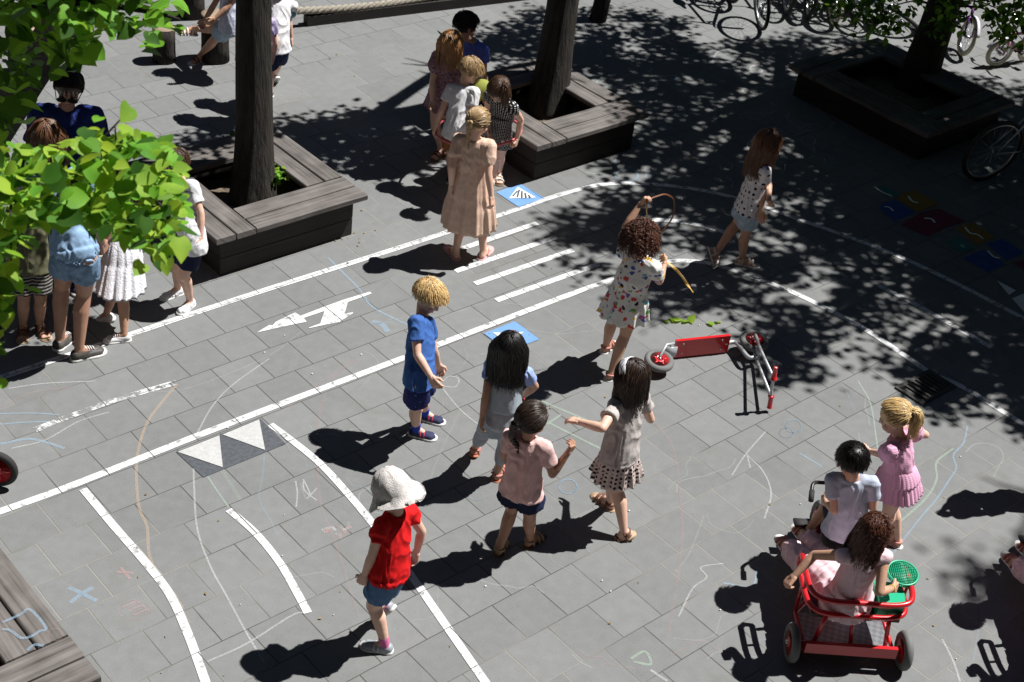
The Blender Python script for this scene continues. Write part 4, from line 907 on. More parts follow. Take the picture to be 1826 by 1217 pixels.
def dress(J, m_, z1, hw, hd, sleeve=.5, top=.42, puff=0, name='dress', loose=.006, **kw):
    """bodice and skirt as one garment mesh"""
    s = J['s']; b = MB()
    torso_rings(b, J, [(top-.12, .082+loose, .068+loose), (.55, .083+loose, .067+loose), (.78, .088, .061), (.90, .080, .054), (.965, .058, .046), (1.0, .048, .043)], .006)
    for sd in 'RL':
        S_, E_ = J['sh'+sd], J['el'+sd]; st = S_.lerp(J['neck'], .45)-J['up']*.012*s
        if sleeve > 0:
            b.cap(st, S_, .042*s, .043*s); en = S_.lerp(E_, sleeve)
            if puff: b.cap(S_, S_.lerp(en, .6), .048*s, (.044+puff)*s); b.cap(S_.lerp(en, .6), en, (.044+puff)*s, .033*s)
            else: b.cap(S_, en, .042*s, .040*s)
        else: b.cap(J['pel'].lerp(J['neck'], .8), st, .05*s, .036*s)
    r = b.remesh(.0062, 2, .5); o = r.build(name, m_, J['o']); wrinkle(o, .006, seed=3)
    sk = skirt(J, m_, z1, hw, hd, 'skirt_panel', top=top, **kw); sk.name = 'tmpskirt'
    # merge the skirt into the garment
    bm = bmesh.new(); bm.from_mesh(o.data); bm.from_mesh(sk.data); bm.to_mesh(o.data); bm.free(); md = sk.data; bpy.data.objects.remove(sk); bpy.data.meshes.remove(md)
    return o
# ---------------------------------------------------------------- shoes
def footframe(J, sd): return J['ank'+sd], J['toe'+sd], J['fn'+sd], J['toe'+sd].cross(J['fn'+sd]), J['s']
OUT = [(-.042, .006), (-.038, .018), (-.02, .026), (.02, .025), (.05, .030), (.075, .034), (.098, .031), (.114, .022), (.122, .010)]
def soleb(a, t, n, sv, s, z0, z1, gr=0.0):
    b = MB(); top = []
    pts = [(x, w_) for x, w_ in OUT]+[(x, -w_) for x, w_ in reversed(OUT)]
    lo = [a-n*.052*s+t*(x*(1+gr))*s+sv*w_*(1+gr)*s+n*z0*s for x, w_ in pts]; hi = [p+n*(z1-z0)*s for p in lo]
    lo2 = [p.lerp(a-n*.052*s+t*.04*s+n*z0*s, .04) for p in lo]
    b.rings([lo2, [p+n*.002*s for p in lo], hi]); return b
def shoe(J, sd, m_, sole=SOLE_W, straps=None, name='shoe', high=.0):
    a, t, n, sv, s = footframe(J, sd); b = MB()
    b.cap(a-n*(.026-high)*s-t*.014*s, a-n*.026*s+t*.03*s, .029*s, .026*s); b.cap(a-n*.024*s, a-n*.033*s+t*.085*s, .027*s, .021*s)
    for k_ in (-1, 1): b.cap(a-n*.034*s+sv*k_*.006*s-t*.016*s, a-n*.035*s+sv*k_*.013*s+t*.09*s, .021*s, .020*s)
    b.cap(a-n*.036*s+t*.08*s, a-n*.037*s+t*.102*s, .022*s, .018*s)
    o = b.remesh(.0035, 2, .5).build(name, m_, J['o']); sb = soleb(a, t, n, sv, s, -.002, .014, .06); sb.build('sole', sole, o)
    if straps:
        c = MB()
        for x in (.030, .052):
            c.tube([a+t*x*s+sv*(cos(q)*.028)*s+n*(-.036+sin(q)*(.030-.22*(x-.03)))*s for q in [pi*k_/8 for k_ in range(9)]], .0055*s, 6)
        c.build('strap', straps, o)
    else:
        c = MB()
        for x in (.030, .042, .054, .066):
            h_ = .005-.33*(x-.03); c.tube([a+t*x*s+sv*.015*s+n*(h_-.002)*s, a+t*x*s+n*(h_+.003)*s, a+t*x*s-sv*.015*s+n*(h_-.002)*s], .0028*s, 5)
        c.build('lace', g_lace, o)
    return o
g_lace = mat('laces', (0.65, 0.65, 0.63), 0.8)
def sandal(J, sd, m_, sole=SOLE_B, flip=False):
    a, t, n, sv, s = footframe(J, sd); o = soleb(a, t, n, sv, s, -.004, .008 if flip else .006, .24 if flip else .12).build('sandal', sole, J['o']); c = MB()
    def arch(x, w_, hgt, r_=.006):
        c.tube([a+t*x*s+sv*(cos(q)*w_)*s+n*(-.046+sin(q)*hgt)*s for q in [pi*k_/10 for k_ in range(11)]], r_*s, 6)
    if flip:
        q0 = a+t*.088*s-n*.032*s
        for k_ in (-1, 1): c.tube(spline([q0, a+t*.06*s+sv*k_*.022*s-n*.022*s, a+t*.015*s+sv*k_*.030*s-n*.044*s], 4), .0055*s, 6)
    else:
        arch(.078, .035, .031, .0085); arch(.050, .032, .042, .0075); arch(.005, .028, .058, .0065)
        c.tube([a+(t*(-.030*sin(q))+sv*.028*cos(q))*s-n*.014*s for q in [pi*k_/8 for k_ in range(9)]], .0065*s, 6)
    c.build('strap', m_, o); return o
def socks(J, m_, h=.05):
    for sd in 'RL':
        a = J['ank'+sd]; k_ = J['kn'+sd]; d = (k_-a).normalized(); s = J['s']; b = MB(); b.cap(a-J['fn'+sd]*.012*s, a+d*h*s, .0255*s, .0275*s, 14); b.remesh(.004, 1, .4).build('sock', m_, J['o'])
# ---------------------------------------------------------------- hair
def hair(J, style, mats, seed=1, length=.25, part=None, tie=None, vol=0.0, n=None, back=.1, fringe=False, ties=None, puff=.5):
    hc, hf, hr, hu, hs = (J[k_] for k_ in ('hc', 'hf', 'hr', 'hu', 'hs')); rr = random.Random(seed); b = MB(); LK = []
    C = hc+hu*.022*hs-hf*.006*hs; A = (.070+.004+vol, .086+.005+vol, .076+.006+vol)
    # scalp cap
    nu, nv = 40, 22; rings = []
    def cover(d):     # 1 on hair, 0 on the face
        f_, u_ = d[1], d[2]; line_ = .52+.42*u_ if u_ < .5 else .75+.5*(u_-.5)
        if fringe: line_ += .22*max(0, min(1, (u_-.05)*4))
        low = -.55-.18*(-f_)
        k_ = min(1, max(0, (line_-f_)*9)); k2 = min(1, max(0, (u_-low)*6)); ear = 1
        if style in ('short',) and u_ < -.18 and f_ > -.1: ear = 0
        return min(k_, k2, ear)
    for i in range(nv+1):
        th_ = pi*(i+.02)/(nv+.04); ring = []
        for j in range(nu):
            ph = 2*pi*j/nu; d = (sin(th_)*cos(ph), sin(th_)*sin(ph), cos(th_)); cv = cover(d)
            rr_ = (.93+.09*cv)*(1+.02*noise.noise(Vector(d)*5+Vector((seed, 0, 0)))*cv)
            ring.append(C+(hr*d[0]*A[0]+hf*d[1]*A[1]+hu*d[2]*A[2])*hs*rr_)
        rings.append(ring)
    b.rings(rings)
    def surf(p, off):
        q = p-C; x = Vector((q.dot(hr)/(A[0]*hs), q.dot(hf)/(A[1]*hs), q.dot(hu)/(A[2]*hs))); L_ = x.length
        return x, L_
    def push(p, off):
        x, L_ = surf(p, off); m_ = 1+off/.08
        if L_ < m_:
            x = x/max(L_, 1e-6)*m_; return C+(hr*x.x*A[0]+hf*x.y*A[1]+hu*x.z*A[2])*hs
        return p
    def lock(pts, r0, mi, seg=4, r1=.25):
        LK.append((pts, r0*hs, r1, mi))
    def rootdir():
        while True:
            d = Vector((rr.gauss(0, 1), rr.gauss(0, 1), rr.gauss(.25, 1))).normalized()
            if cover(d) > .9 and d.z > -.5 and not (J.get('hat') and d.z > .0): return d
    T_ = (hu*.0-hf*.93-hu*.05) if tie is None else (hr*tie[0]+hf*tie[1]+hu*tie[2]); tiep = C+(hr*T_.dot(hr)*A[0]+hf*T_.dot(hf)*A[1]+hu*T_.dot(hu)*A[2])*hs*1.08
    crown = C+(hu*.72*A[2]-hf*.55*A[1])*hs
    N_ = int((n or 420)*dict(short=2.4, long=1.9, pony=2.0, braid=2.0, curly=2.2, bun=3.2)[style])
    for k_ in range(N_):
        d = rootdir(); off = rr.uniform(.002, .010); p = C+(hr*d.x*A[0]+hf*d.y*A[1]+hu*d.z*A[2])*hs*(1+off/.08); pts = [p]; mi = rr.choice((0, 0, 0, 0, 1, 2))
        if style == 'short':
            L_ = rr.uniform(.026, .040)*hs*(1 if d.z > .1 else .62); st = 6; nz = noise.noise(d*2.6+Vector((seed*3, 0, 0)))
            for i in range(st):
                v = (p-crown); v = v.normalized()*1.0+Z*-.35+hf*.15-(p-C).normalized()*.35+hr*nz*.35+Vector((rr.gauss(0, .06), rr.gauss(0, .06), rr.gauss(0, .06))); p = push(p+v.normalized()*L_/st, off+.004*abs(nz)); pts.append(p)
            lock(pts, rr.uniform(.0015, .0028), mi)
        elif style in ('long',):
            L_ = rr.uniform(.75, 1.0)*length+.10*max(0, d.z); st = 13; wv = rr.uniform(0, 6)
            for i in range(st):
                x, l_ = surf(p, off); v = Z*-1.0+(-hf)*(back+.25*(1 if x.z > -.3 else 0)*(x.y > -.3))+Vector((rr.gauss(0, .07), rr.gauss(0, .07), 0))
                if l_ < 1.25 and x.z > -.2: v += (hr*x.x*1.1)*(.6)+hr*(.12 if x.x > 0 else -.12)*(x.z > .75)
                v += hr*sin(wv+i*.9)*.12
                p = push(p+v.normalized()*L_/st, off); pts.append(p)
            lock(pts, rr.uniform(.0022, .0040), mi)
        elif style in ('pony', 'braid', 'bun'):
            for i in range(8): p = push(p.lerp(tiep, 1/(8-i)*.9), off*(1-i/9)); pts.append(p)
            lock(pts, rr.uniform(.0014, .0026), mi, r1=.5)
        elif style == 'curly':
            L_ = rr.uniform(.6, 1.0)*length; st = 16; ph = rr.uniform(0, 6.28); rad = rr.uniform(.003, .010)*hs; tw = rr.uniform(.7, 1.5)*rr.choice((-1, 1)); dd = (p-C).normalized(); q = p
            for i in range(st):
                x, l_ = surf(q, off); v = dd*(puff if i < 5 else .1)*(1+vol*20)+Z*-(.35+.06*i)*(1 if length > .12 else .3)-hf*((.15+(.6 if puff < .3 else 0))*(x.y > -.2)); q = push(q+v.normalized()*L_/st, off)
                a1 = dd.orthogonal().normalized(); a2 = dd.cross(a1); pts.append(q+(a1*cos(ph+i*tw)+a2*sin(ph+i*tw))*rad*(1+.5*sin(i*.9+ph)))
            lock(pts, rr.uniform(.0016, .0032), mi, r1=.5)
    if style == 'pony':
        for k_ in range(320):
            p = tiep+Vector((rr.gauss(0, .008), rr.gauss(0, .008), rr.gauss(0, .008))); pts = [p]; o_ = (tiep-C).normalized(); sp = Vector((rr.gauss(0, .22), rr.gauss(0, .22), 0)); st = 11; L_ = length*rr.uniform(.7, 1.05)
            for i in range(st):
                v = o_*max(0, .9-.28*i)+Z*-(.35+.3*i)+sp*(.5+.1*i)*(1 if i < 7 else -.6)+Vector((rr.gauss(0, .06),)*3); p = p+v.normalized()*L_/st; pts.append(p)
            lock(pts, rr.uniform(.002, .0038), rr.choice((0, 0, 1, 2)))
    if style == 'braid':
        o_ = (tiep-C).normalized(); P = spline([tiep, tiep+o_*.012+Z*-.04*hs, tiep+o_*.012+Z*-length*.55, tiep+(ties or Vector((0, 0, 0)))+Z*-length], 12); m_ = len(P)
        for st_ in range(3):
            pts = []
            for i, p in enumerate(P):
                ph = i*.62+st_*2*pi/3; t = (P[min(i+1, m_-1)]-P[max(0, i-1)]).normalized(); u_ = t.cross(hf).normalized() if t.cross(hf).length > .05 else hr; w_ = t.cross(u_)
                k_ = 1-.45*i/m_; pts.append(p+(u_*sin(ph)*.015+w_*sin(2*ph)*.008)*hs*k_)
            b.tube(pts, [.0135*hs*(1-.5*i/m_) for i in range(m_)], 8, st_ % 3)
        for k_ in range(26):
            p = P[-1]; e_ = p+Vector((rr.gauss(0, .01), rr.gauss(0, .01), -rr.uniform(.02, .05))); lock([p, p.lerp(e_, .5), e_], .004, rr.choice((0, 1)))
    locks_mesh(LK, b); o = b.build('hair', mats, J['o']); J['tie'] = tiep; J['C'] = C; J['A'] = A
    return o
def hatt(J, kind, m_, seed=1):
    hc, hf, hr, hu, hs = (J[k_] for k_ in ('hc', 'hf', 'hr', 'hu', 'hs')); C = hc+hu*.022*hs-hf*.006*hs; b = MB(); seg = 64; rings = []
    prof = [(.0, 1.30), (.35, 1.26), (.62, 1.08), (.86, .72), (.95, .45), (1.00, .12), (1.03, -.02), (1.20, -.20), (1.42, -.42), (1.44, -.46), (1.22, -.30), (1.02, -.08)] if kind == 'sunhat' else [(.0, 1.17), (.4, 1.12), (.7, .92), (.95, .55), (1.06, .12), (1.07, .0), (1.0, -.02)]
    for i, (r_, z_) in enumerate(prof):
        ring = []
        for j in range(seg):
            an = 2*pi*j/seg; f_ = 1+.035*noise.noise(Vector((cos(an)*2.5, sin(an)*2.5, i*.6+seed))); dz = 0
            if kind == 'sunhat' and r_ > 1.1 and i > 6: dz = .24*sin(2*an+1.2)*min(1, (r_-1)*2.2)+.16*noise.noise(Vector((cos(an)*2, sin(an)*2, seed*3)))
            rx = r_ if r_ > .01 else .01; pk = 1
            if kind == 'cap' and .9 < r_ and z_ < .3 and sin(an) > .3: pk = 1+.75*(sin(an)-.3)*(1 if z_ < .1 else .1)
            ring.append(C+hr*(A_X*rx*f_*cos(an))*hs+hf*(A_Y*rx*f_*pk*sin(an))*hs+hu*(A_Z*(z_+dz))*hs)
        rings.append(ring)
    b.rings(rings); o = b.build('hat', m_, J['o'])
    if kind == 'sunhat': wrinkle(o, .005, (26, 26, 26), seed)
    return o
A_X, A_Y, A_Z = .090, .104, .094
def headband(J, m_, w_=.018, ears=None, fwdo=.35):
    hc, hf, hr, hu, hs = (J[k_] for k_ in ('hc', 'hf', 'hr', 'hu', 'hs')); C = hc+hu*.022*hs-hf*.006*hs; b = MB(); up = (hu+hf*fwdo).normalized(); tn = hr.cross(up).normalized(); rings = []
    for i in range(25):
        an = radians(-12)+i*radians(204)/24; p = C+(hr*cos(an)*.0815+up*sin(an)*.0900)*hs; o_ = (p-C).normalized()
        rings.append([p-tn*w_*hs, p-tn*w_*.8*hs+o_*.004, p+tn*w_*.8*hs+o_*.004, p+tn*w_*hs, p+tn*w_*.8*hs-o_*.003, p-tn*w_*.8*hs-o_*.003])
    b.rings(rings); o = b.build('headband', m_, J['o'])
    if ears:
        for k_ in (-1, 1):
            e = MB(); an = radians(90-k_*33); p = C+(hr*cos(an)*.085+up*sin(an)*.093)*hs; o_ = (p-C).normalized(); e.rings([[p+(hr*cos(q)*.020+tn*sin(q)*.008)*hs*f_+o_*h_*hs for q in [2*pi*j/10 for j in range(10)]] for f_, h_ in ((1, -.005), (.75, .015), (.4, .032), (.06, .046))]); e.build('cat_ear', ears, o)
    return o
# ================================================================ THE CHILDREN
DENIM = fabric('pale_denim', (0.17, 0.27, 0.40), bump=.4, var=.25); DENIM2 = fabric('mid_blue_denim', (0.08, 0.16, 0.30), bump=.4, var=.25)
WHITEF = fabric('white_cotton', (0.72, 0.72, 0.74)); NAVY = fabric('navy_cotton', (0.012, 0.018, 0.05)); BLACKB = mat('black_plastic', (0.015, 0.015, 0.015), .4)
SAND_L = mat('beige_sandal_leather', (0.42, 0.30, 0.19), .6); SAND_P = mat('pink_sandal_leather', (0.48, 0.20, 0.17), .6); SAND_W = mat('white_sandal_leather', (0.62, 0.58, 0.52), .6); SAND_D = mat('brown_sandal_leather', (0.14, 0.06, 0.035), .6)
# 1 boy in blue
J = person('golden-haired boy in a blue T-shirt and dark blue shorts, looking down', 'boy', dict(H=1.17, fa=80, hfa=75, hp=-32, pel=(748, 676), neck=(752, 560), head=(764, 529), footR=(741, 777, 0, 84), footL=(757, 748, 0, 80), armR=((744, 634), (769, 673), (0, -.1, -1), (0, .6, -1)), armL=((774, 625), (781, 650), (0, .2, -1), (0, .6, -1)), hair=H_GINGER, skin=S_PALE))
shirt(J, fabric('cobalt_blue_cotton', (0.045, 0.12, 0.36)), .55, -.05, .014, col=fabric('navy_rib', (0.02, 0.04, 0.13)))
legwear(J, floral('navy_star_print', (0.012, 0.018, 0.11), 26, .22, [(0.05, .15, .3), (0.012, .018, .11), (.25, .05, .1)]), .62, loose=.020)
SN_N = mat('navy_canvas_shoe', (0.018, 0.022, 0.07), .8, var=.2); REDST = mat('red_hook_strap', (0.40, 0.02, 0.06), .7)
socks(J, fabric('royal_blue_sock', (0.02, 0.06, 0.45)), .055)
for sd in 'RL': shoe(J, sd, SN_N, SOLE_W, REDST)
hair(J, 'short', H_GOLD, 3, fringe=True, vol=.004, n=720)
# 2 girl in a peach dress
J = person('girl in a long peach dress and pink flip-flops seen from behind', 'girl', dict(H=1.24, fa=172, hfa=150, hp=-15, pel=(838, 332), neck=(846, 248), head=(852, 219), footL=(812, 459, 0, -150), footR=(860, 459, 0, 165), armR=((871, 316), (876, 350), (.15, 0, -1), (0, .1, -1)), armL=((806, 300), (805, 330), (-.1, .1, -1), (0, .4, -1)), hair=H_SAND, skin=S_PALE))
PEACH = fabric('peach_muslin', (0.70, 0.49, 0.38), bump=.5, bs=160)
dress(J, PEACH, .25, .185, .155, .50, top=.50, pleats=13, amp=.009, tiers=(.58,), loose=.012, seed=2)
for sd in 'RL': sandal(J, sd, SAND_P, mat('pink_flip_flop_sole', (0.62, 0.36, 0.36), .8), flip=True)
hair(J, 'braid', H_SAND, 4, .16, ties=Vector((-.01, -.01, 0)))
# 3 blond boy in white
J = person('fair-haired boy in a white T-shirt and rust-brown shorts, back turned, inside the pink hoop', 'boy', dict(H=1.13, fa=150, hfa=115, hp=-38, pel=(815, 236), neck=(827, 153), head=(838, 126), footL=(803, 325, 0, 160), footR=(824, 322, 0, 150), armR=((836, 212), (836, 240), (.2, .1, -1), (0, .5, -1)), armL=((788, 197), (778, 226), (-.3, -.3, -1), (-.2, 0, -1)), hair=H_SAND, skin=S_PALE))
shirt(J, WHITEF, .55, -.10, .016); legwear(J, fabric('rust_brown_cotton', (0.22, 0.085, 0.03)), .6, loose=.018); hair(J, 'short', H_SAND, 6, n=520, vol=.003)
for sd in 'RL': shoe(J, sd, SN_N)
# 4 cat-ear girl
J = person('girl with a black cat-ear headband and strawberry-blonde hair in a small-flowered dress', 'girl', dict(H=1.22, fa=-25, hfa=-38, hp=-25, pel=(790, 173), neck=(804, 108), head=(803, 80), footR=(785, 276, 0, -20), footL=(799, 268, 0, 0), armR=((770, 152), (771, 184), (.2, 0, -1), (0, .1, -1)), armL=((826, 150), (822, 175), (0, .2, -1), (0, .5, -1)), hair=H_GINGER, skin=S_PALE))
dress(J, floral('mauve_flower_print', (0.30, 0.17, 0.20), 62, .34, [(.05, .03, .09), (.55, .4, .42), (.03, .02, .05), (.4, .2, .25)]), .48, .150, .125, .55, puff=.016, top=.5, pleats=11, amp=.007)
hair(J, 'long', H_GINGER, 7, .20, back=.0, n=520); headband(J, BLACKB, .007, BLACKB, .3)
for sd in 'RL': sandal(J, sd, SAND_D, SOLE_B)
# 5 dark-haired boy behind
J = person('dark-haired boy in a blue shirt half hidden behind the girl with cat ears', 'boy', dict(H=1.2, fa=150, hfa=120, hp=-20, pel=(838, 142), neck=(842, 74), head=(830, 46), footR=(838, 238, 0, 150), footL=(822, 240, 0, 150), hair=H_BLACK, skin=S_TAN))
shirt(J, fabric('cornflower_blue_cotton', (0.10, 0.16, 0.55)), .5, -.2, .02); legwear(J, NAVY, .6); hair(J, 'short', H_BLACK, 8, n=560, vol=.006)
for sd in 'RL': shoe(J, sd, SN_N)
# 6 bending child with yellow cap
J = person('child in a yellow cap with a pink bag, bending beside the girl in black', 'child', dict(H=1.08, fa=-60, hfa=-60, hp=-60, lean=1.3, bend=.04, hs=.80, pel=(884, 200), neck=(868, 180), head=(861, 163), footR=(878, 268, 0, -60), footL=(890, 262, 0, -60), hair=H_BRN, skin=S_TAN))
shirt(J, NAVY, .5, -.2, .016); legwear(J, NAVY, .6); J['hat'] = 1; hair(J, 'short', H_BRN, 8, n=120); hatt(J, 'cap', fabric('yellow_cap_cotton', (0.26, 0.28, 0.06)))
b = MB(); up = J['up']; c_ = J['pel'].lerp(J['neck'], .62)-J['fs']*.085
b.ell(c_, J['rs'], J['fs'], up, .09, .04, .11, 18, 12); b.build('backpack', fabric('bright_pink_nylon', (0.6, 0.06, 0.16)), J['o'])
for sd in 'RL': shoe(J, sd, SN_N)
# 7 girl in black with white dots, ponytail
J = person('girl in a black dress with tiny white dots bending over, brown ponytail falling forward', 'girl', dict(H=1.16, fa=-30, hfa=-48, hp=-58, lean=.5, bend=.03, pel=(887, 238), neck=(895, 176), head=(891, 161), footR=(880, 326, 0, -25), footL=(888, 318, 0, 10), armL=((929, 214), (922, 247), (-.4, .1, -1), (0, .3, -1)), armR=((868, 205), (872, 235), (.2, .4, -1), (0, .7, -1)), hair=H_BRN, skin=S_PALE, handL=dict(curl=.9)))
dress(J, dotted('black_with_white_dots', (0.008, 0.008, 0.010), (0.6, 0.6, 0.6), 68, .26, .1), .44, .125, .11, .16, top=.5, pleats=10, amp=.006)
hair(J, 'pony', H_BRN, 9, .19, tie=(-.70, -.45, .45)); 
for sd in 'RL': sandal(J, sd, SAND_W, SOLE_B)
# 8 girl with tape
J = person('curly-haired girl in a flower-printed white dress, one arm raised with a golden ribbon', 'girl', dict(H=1.20, fa=155, hfa=150, hp=-12, pel=(1117, 531), neck=(1142, 457), head=(1143, 430), footL=(1079, 626, 0, 150), footR=(1088, 675, 0, 140), armL=((1116, 404), (1143, 364), (-.5, .1, .8), (.2, .3, 1)), armR=((1176, 502), (1184, 474), (.5, .2, -.8), (-.2, .8, .4)), handR=dict(curl=.8), handL=dict(curl=.8), hair=H_CURL, skin=S_TAN))
FLOR = floral('white_multicolour_flower_print', (0.66, 0.66, 0.62), 27, .40, [(.06, .10, .35), (.50, .06, .05), (.12, .30, .08), (.62, .38, .05), (.60, .62, .60), (.02, .02, .05), (.35, .10, .30), (.1, .4, .45)])
dress(J, FLOR, .43, .165, .145, .62, top=.38, pleats=12, amp=.011, loose=.016, seed=4)
hair(J, 'curly', H_CURL, 10, .085, vol=.012, n=560)
for sd in 'RL': sandal(J, sd, SAND_P, SOLE_W)
JT = J
# 9 polka-dot girl walking
J = person('girl walking right in a white top with black spots and pale denim shorts', 'girl', dict(H=1.20, fa=95, hfa=98, hp=-15, pel=(1335, 366), neck=(1362, 287), head=(1369, 258), footR=(1321, 471, 0, 88), footL=(1266, 452, .10, 95, 65), kneeL=(1306, 404), armR=((1361, 338), (1357, 384), (.1, -.1, -1), (0, .3, -1)), armL=((1372, 330), (1371, 352), (0, .3, -1), (.3, 1, 0)), hair=H_AUB, skin=S_TAN))
shirt(J, dotted('white_with_black_spots', (0.66, 0.64, 0.66), (0.01, 0.01, 0.015), 22, .27, .3), .5, -.08, .016); legwear(J, fabric('bleached_denim', (0.32, 0.42, 0.52), bump=.4, var=.2), .55, loose=.018); hair(J, 'long', H_AUB, 11, .30, n=560, back=.12)
for sd in 'RL': sandal(J, sd, SAND_W, SOLE_W)
# 10 black-haired girl
J = person('girl with long straight black hair, pale blue tunic and grey leggings, hand on hip', 'girl', dict(H=1.10, fa=168, hfa=170, hp=-22, pel=(893, 745), neck=(908, 650), head=(908, 625), footL=(845, 812, 0, 175, 25), footR=(886, 853, 0, 170), armL=((866, 708), (860, 746), (-.4, .1, -1), (0, .2, -1)), armR=((954, 689), (930, 708), (.8, -.2, -.6), (-.8, .3, -.4)), hair=H_BLACK, skin=S_TAN))
GREYB = fabric('pale_blue_grey_jersey', (0.40, 0.47, 0.53)); shirt(J, fabric('periwinkle_jersey', (0.30, 0.40, 0.72)), .45, .55, .010, name='sleeve_yoke', rows=[(.6, .082, .066), (.78, .088, .062), (.90, .080, .054), (1.0, .048, .043)])
sk = skirt(J, GREYB, .40, .118, .100, 'tunic', top=.72, pleats=7, amp=.004, w0=(.089, .072)); legwear(J, fabric('pale_grey_leggings', (0.42, 0.45, 0.50)), 1.62, 'leggings', .004, flare=0)
hair(J, 'long', H_BLACK, 12, .27, n=620, back=.05); headband(J, mat('dusty_pink_band', (.35, .15, .14), .6), .007)
for sd in 'RL': sandal(J, sd, SAND_P, mat('coral_sole', (0.45, 0.16, 0.09), .8))
b = MB(); q = J['wrR']; d = J['hdR']; u_ = d.orthogonal().normalized(); w_ = d.cross(u_); b.tube([q+(u_*cos(k_/6*pi)+w_*sin(k_/6*pi))*.022 for k_ in range(12)], .004, 6, closed=True); b.build('bracelet', mat('red_bead', (0.5, 0.04, 0.04), .4), J['o'])
# 11 pink girl with plait
J = person('girl in a pale pink T-shirt and navy shorts with a dark plait', 'girl', dict(H=1.12, fa=160, hfa=145, hp=-12, pel=(930, 871), neck=(943, 781), head=(947, 750), footL=(890, 986, 0, 170), footR=(944, 972, 0, 145), armR=((985, 846), (1011, 810), (.7, .2, -.8), (.2, .6, .9)), armL=((904, 822), (930, 838), (-.5, .2, -1), (.4, .9, 0)), handR=dict(curl=.7), hair=H_DKBR, skin=S_BRN))
shirt(J, fabric('pale_pink_cotton', (0.70, 0.46, 0.44)), .52, -.08, .020, amp=.008); legwear(J, NAVY, .34, loose=.022, flare=.012); hair(J, 'braid', H_DKBR, 13, .16, tie=(-.55, -.6, -.55), ties=Vector((.02, -.03, 0)))
for sd in 'RL': sandal(J, sd, SAND_L, SOLE_B)
# 12 grey girl
J = person('girl in a grey T-shirt, spotted skirt and white headband, arm held out', 'girl', dict(H=1.20, fa=-130, hfa=-118, hp=-25, pel=(1104, 812), neck=(1122, 707), head=(1128, 674), footL=(1086, 905, 0, -135), footR=(1121, 958, .012, -80, 38), armL=((1074, 764), (1034, 753), (-1, .2, -.5), (-.4, 1, .1)), armR=((1160, 748), (1150, 728), (.5, .2, -.8), (0, 1, .3)), handL=dict(curl=.2, pn=(0, 0, -1)), hair=H_DKBR, skin=S_PALE))
shirt(J, fabric('warm_grey_cotton', (0.42, 0.385, 0.37)), .5, -.02, .018, amp=.008); skirt(J, dotted('beige_with_black_spots', (0.58, 0.48, 0.45), (0.02, 0.015, 0.02), 33, .30, .2), .41, .150, .130, 'skirt', top=.12, pleats=15, amp=.010)
hair(J, 'long', H_DKBR, 14, .20, n=560, back=.05); headband(J, fabric('white_headband_cotton', (0.7, 0.7, 0.74)), .024, None, .25)
for sd in 'RL': sandal(J, sd, SAND_D, SAND_L)
# 13 red shirt
J = person('child in a white sun hat, bright red T-shirt and blue denim shorts, walking left', 'child', dict(H=1.14, fa=-122, hfa=-110, hp=-28, pel=(694, 1024), neck=(705, 915), head=(702, 882), footL=(686, 1161, 0, -95), footR=(697, 1090, .10, -110, 55), kneeR=(702, 1062), armL=((664, 990), (650, 1026), (-.3, .1, -1), (0, .1, -1)), armR=((752, 948), (743, 984), (.5, -.1, -1), (-.2, 0, -1)), hair=H_BRN, skin=S_PALE))
shirt(J, fabric('bright_red_cotton', (0.58, 0.008, 0.010)), .42, .0, .016, amp=.008, col=fabric('red_rib', (0.45, 0.008, 0.01))); legwear(J, DENIM2, .50, loose=.016)
socks(J, fabric('pink_sock', (0.6, 0.16, 0.34)), .04)
for sd in 'RL': shoe(J, sd, mat('silver_grey_shoe', (0.28, 0.31, 0.34), .5, var=.2), SOLE_W, mat('silver_strap', (0.5, .52, .55), .4))
J['hat'] = 1; hair(J, 'short', H_BRN, 15, n=60, vol=-.005); hatt(J, 'sunhat', fabric('white_sun_hat_cotton', (0.60, 0.57, 0.55), bump=.6, var=.2), 2)
# 14 pink ponytail girl
J = person('little girl in a pink gingham dress with a blonde side ponytail', 'girl', dict(H=1.12, fa=-125, hfa=-105, hp=-22, pel=(1602, 862), neck=(1603, 778), head=(1597, 745), footL=(1572, 962, 0, -120), footR=(1596, 972, 0, -125), armL=((1580, 812), (1554, 806), (-.5, .4, -.8), (0, 1, .1)), armR=((1650, 776), (1632, 766), (1, .3, -.2), (-.7, 1, .4)), hair=H_BLOND, skin=S_PALE))
dress(J, striped('pink_gingham', (0.74, 0.46, 0.60), (0.64, 0.30, 0.47), 90, 2, .5), .47, .165, .14, .55, puff=.014, top=.42, pleats=27, amp=.005, seed=3)
hair(J, 'pony', H_BLOND, 16, .22, tie=(-.12, -.95, .25), n=420)
for sd in 'RL': sandal(J, sd, SAND_P, SOLE_W)
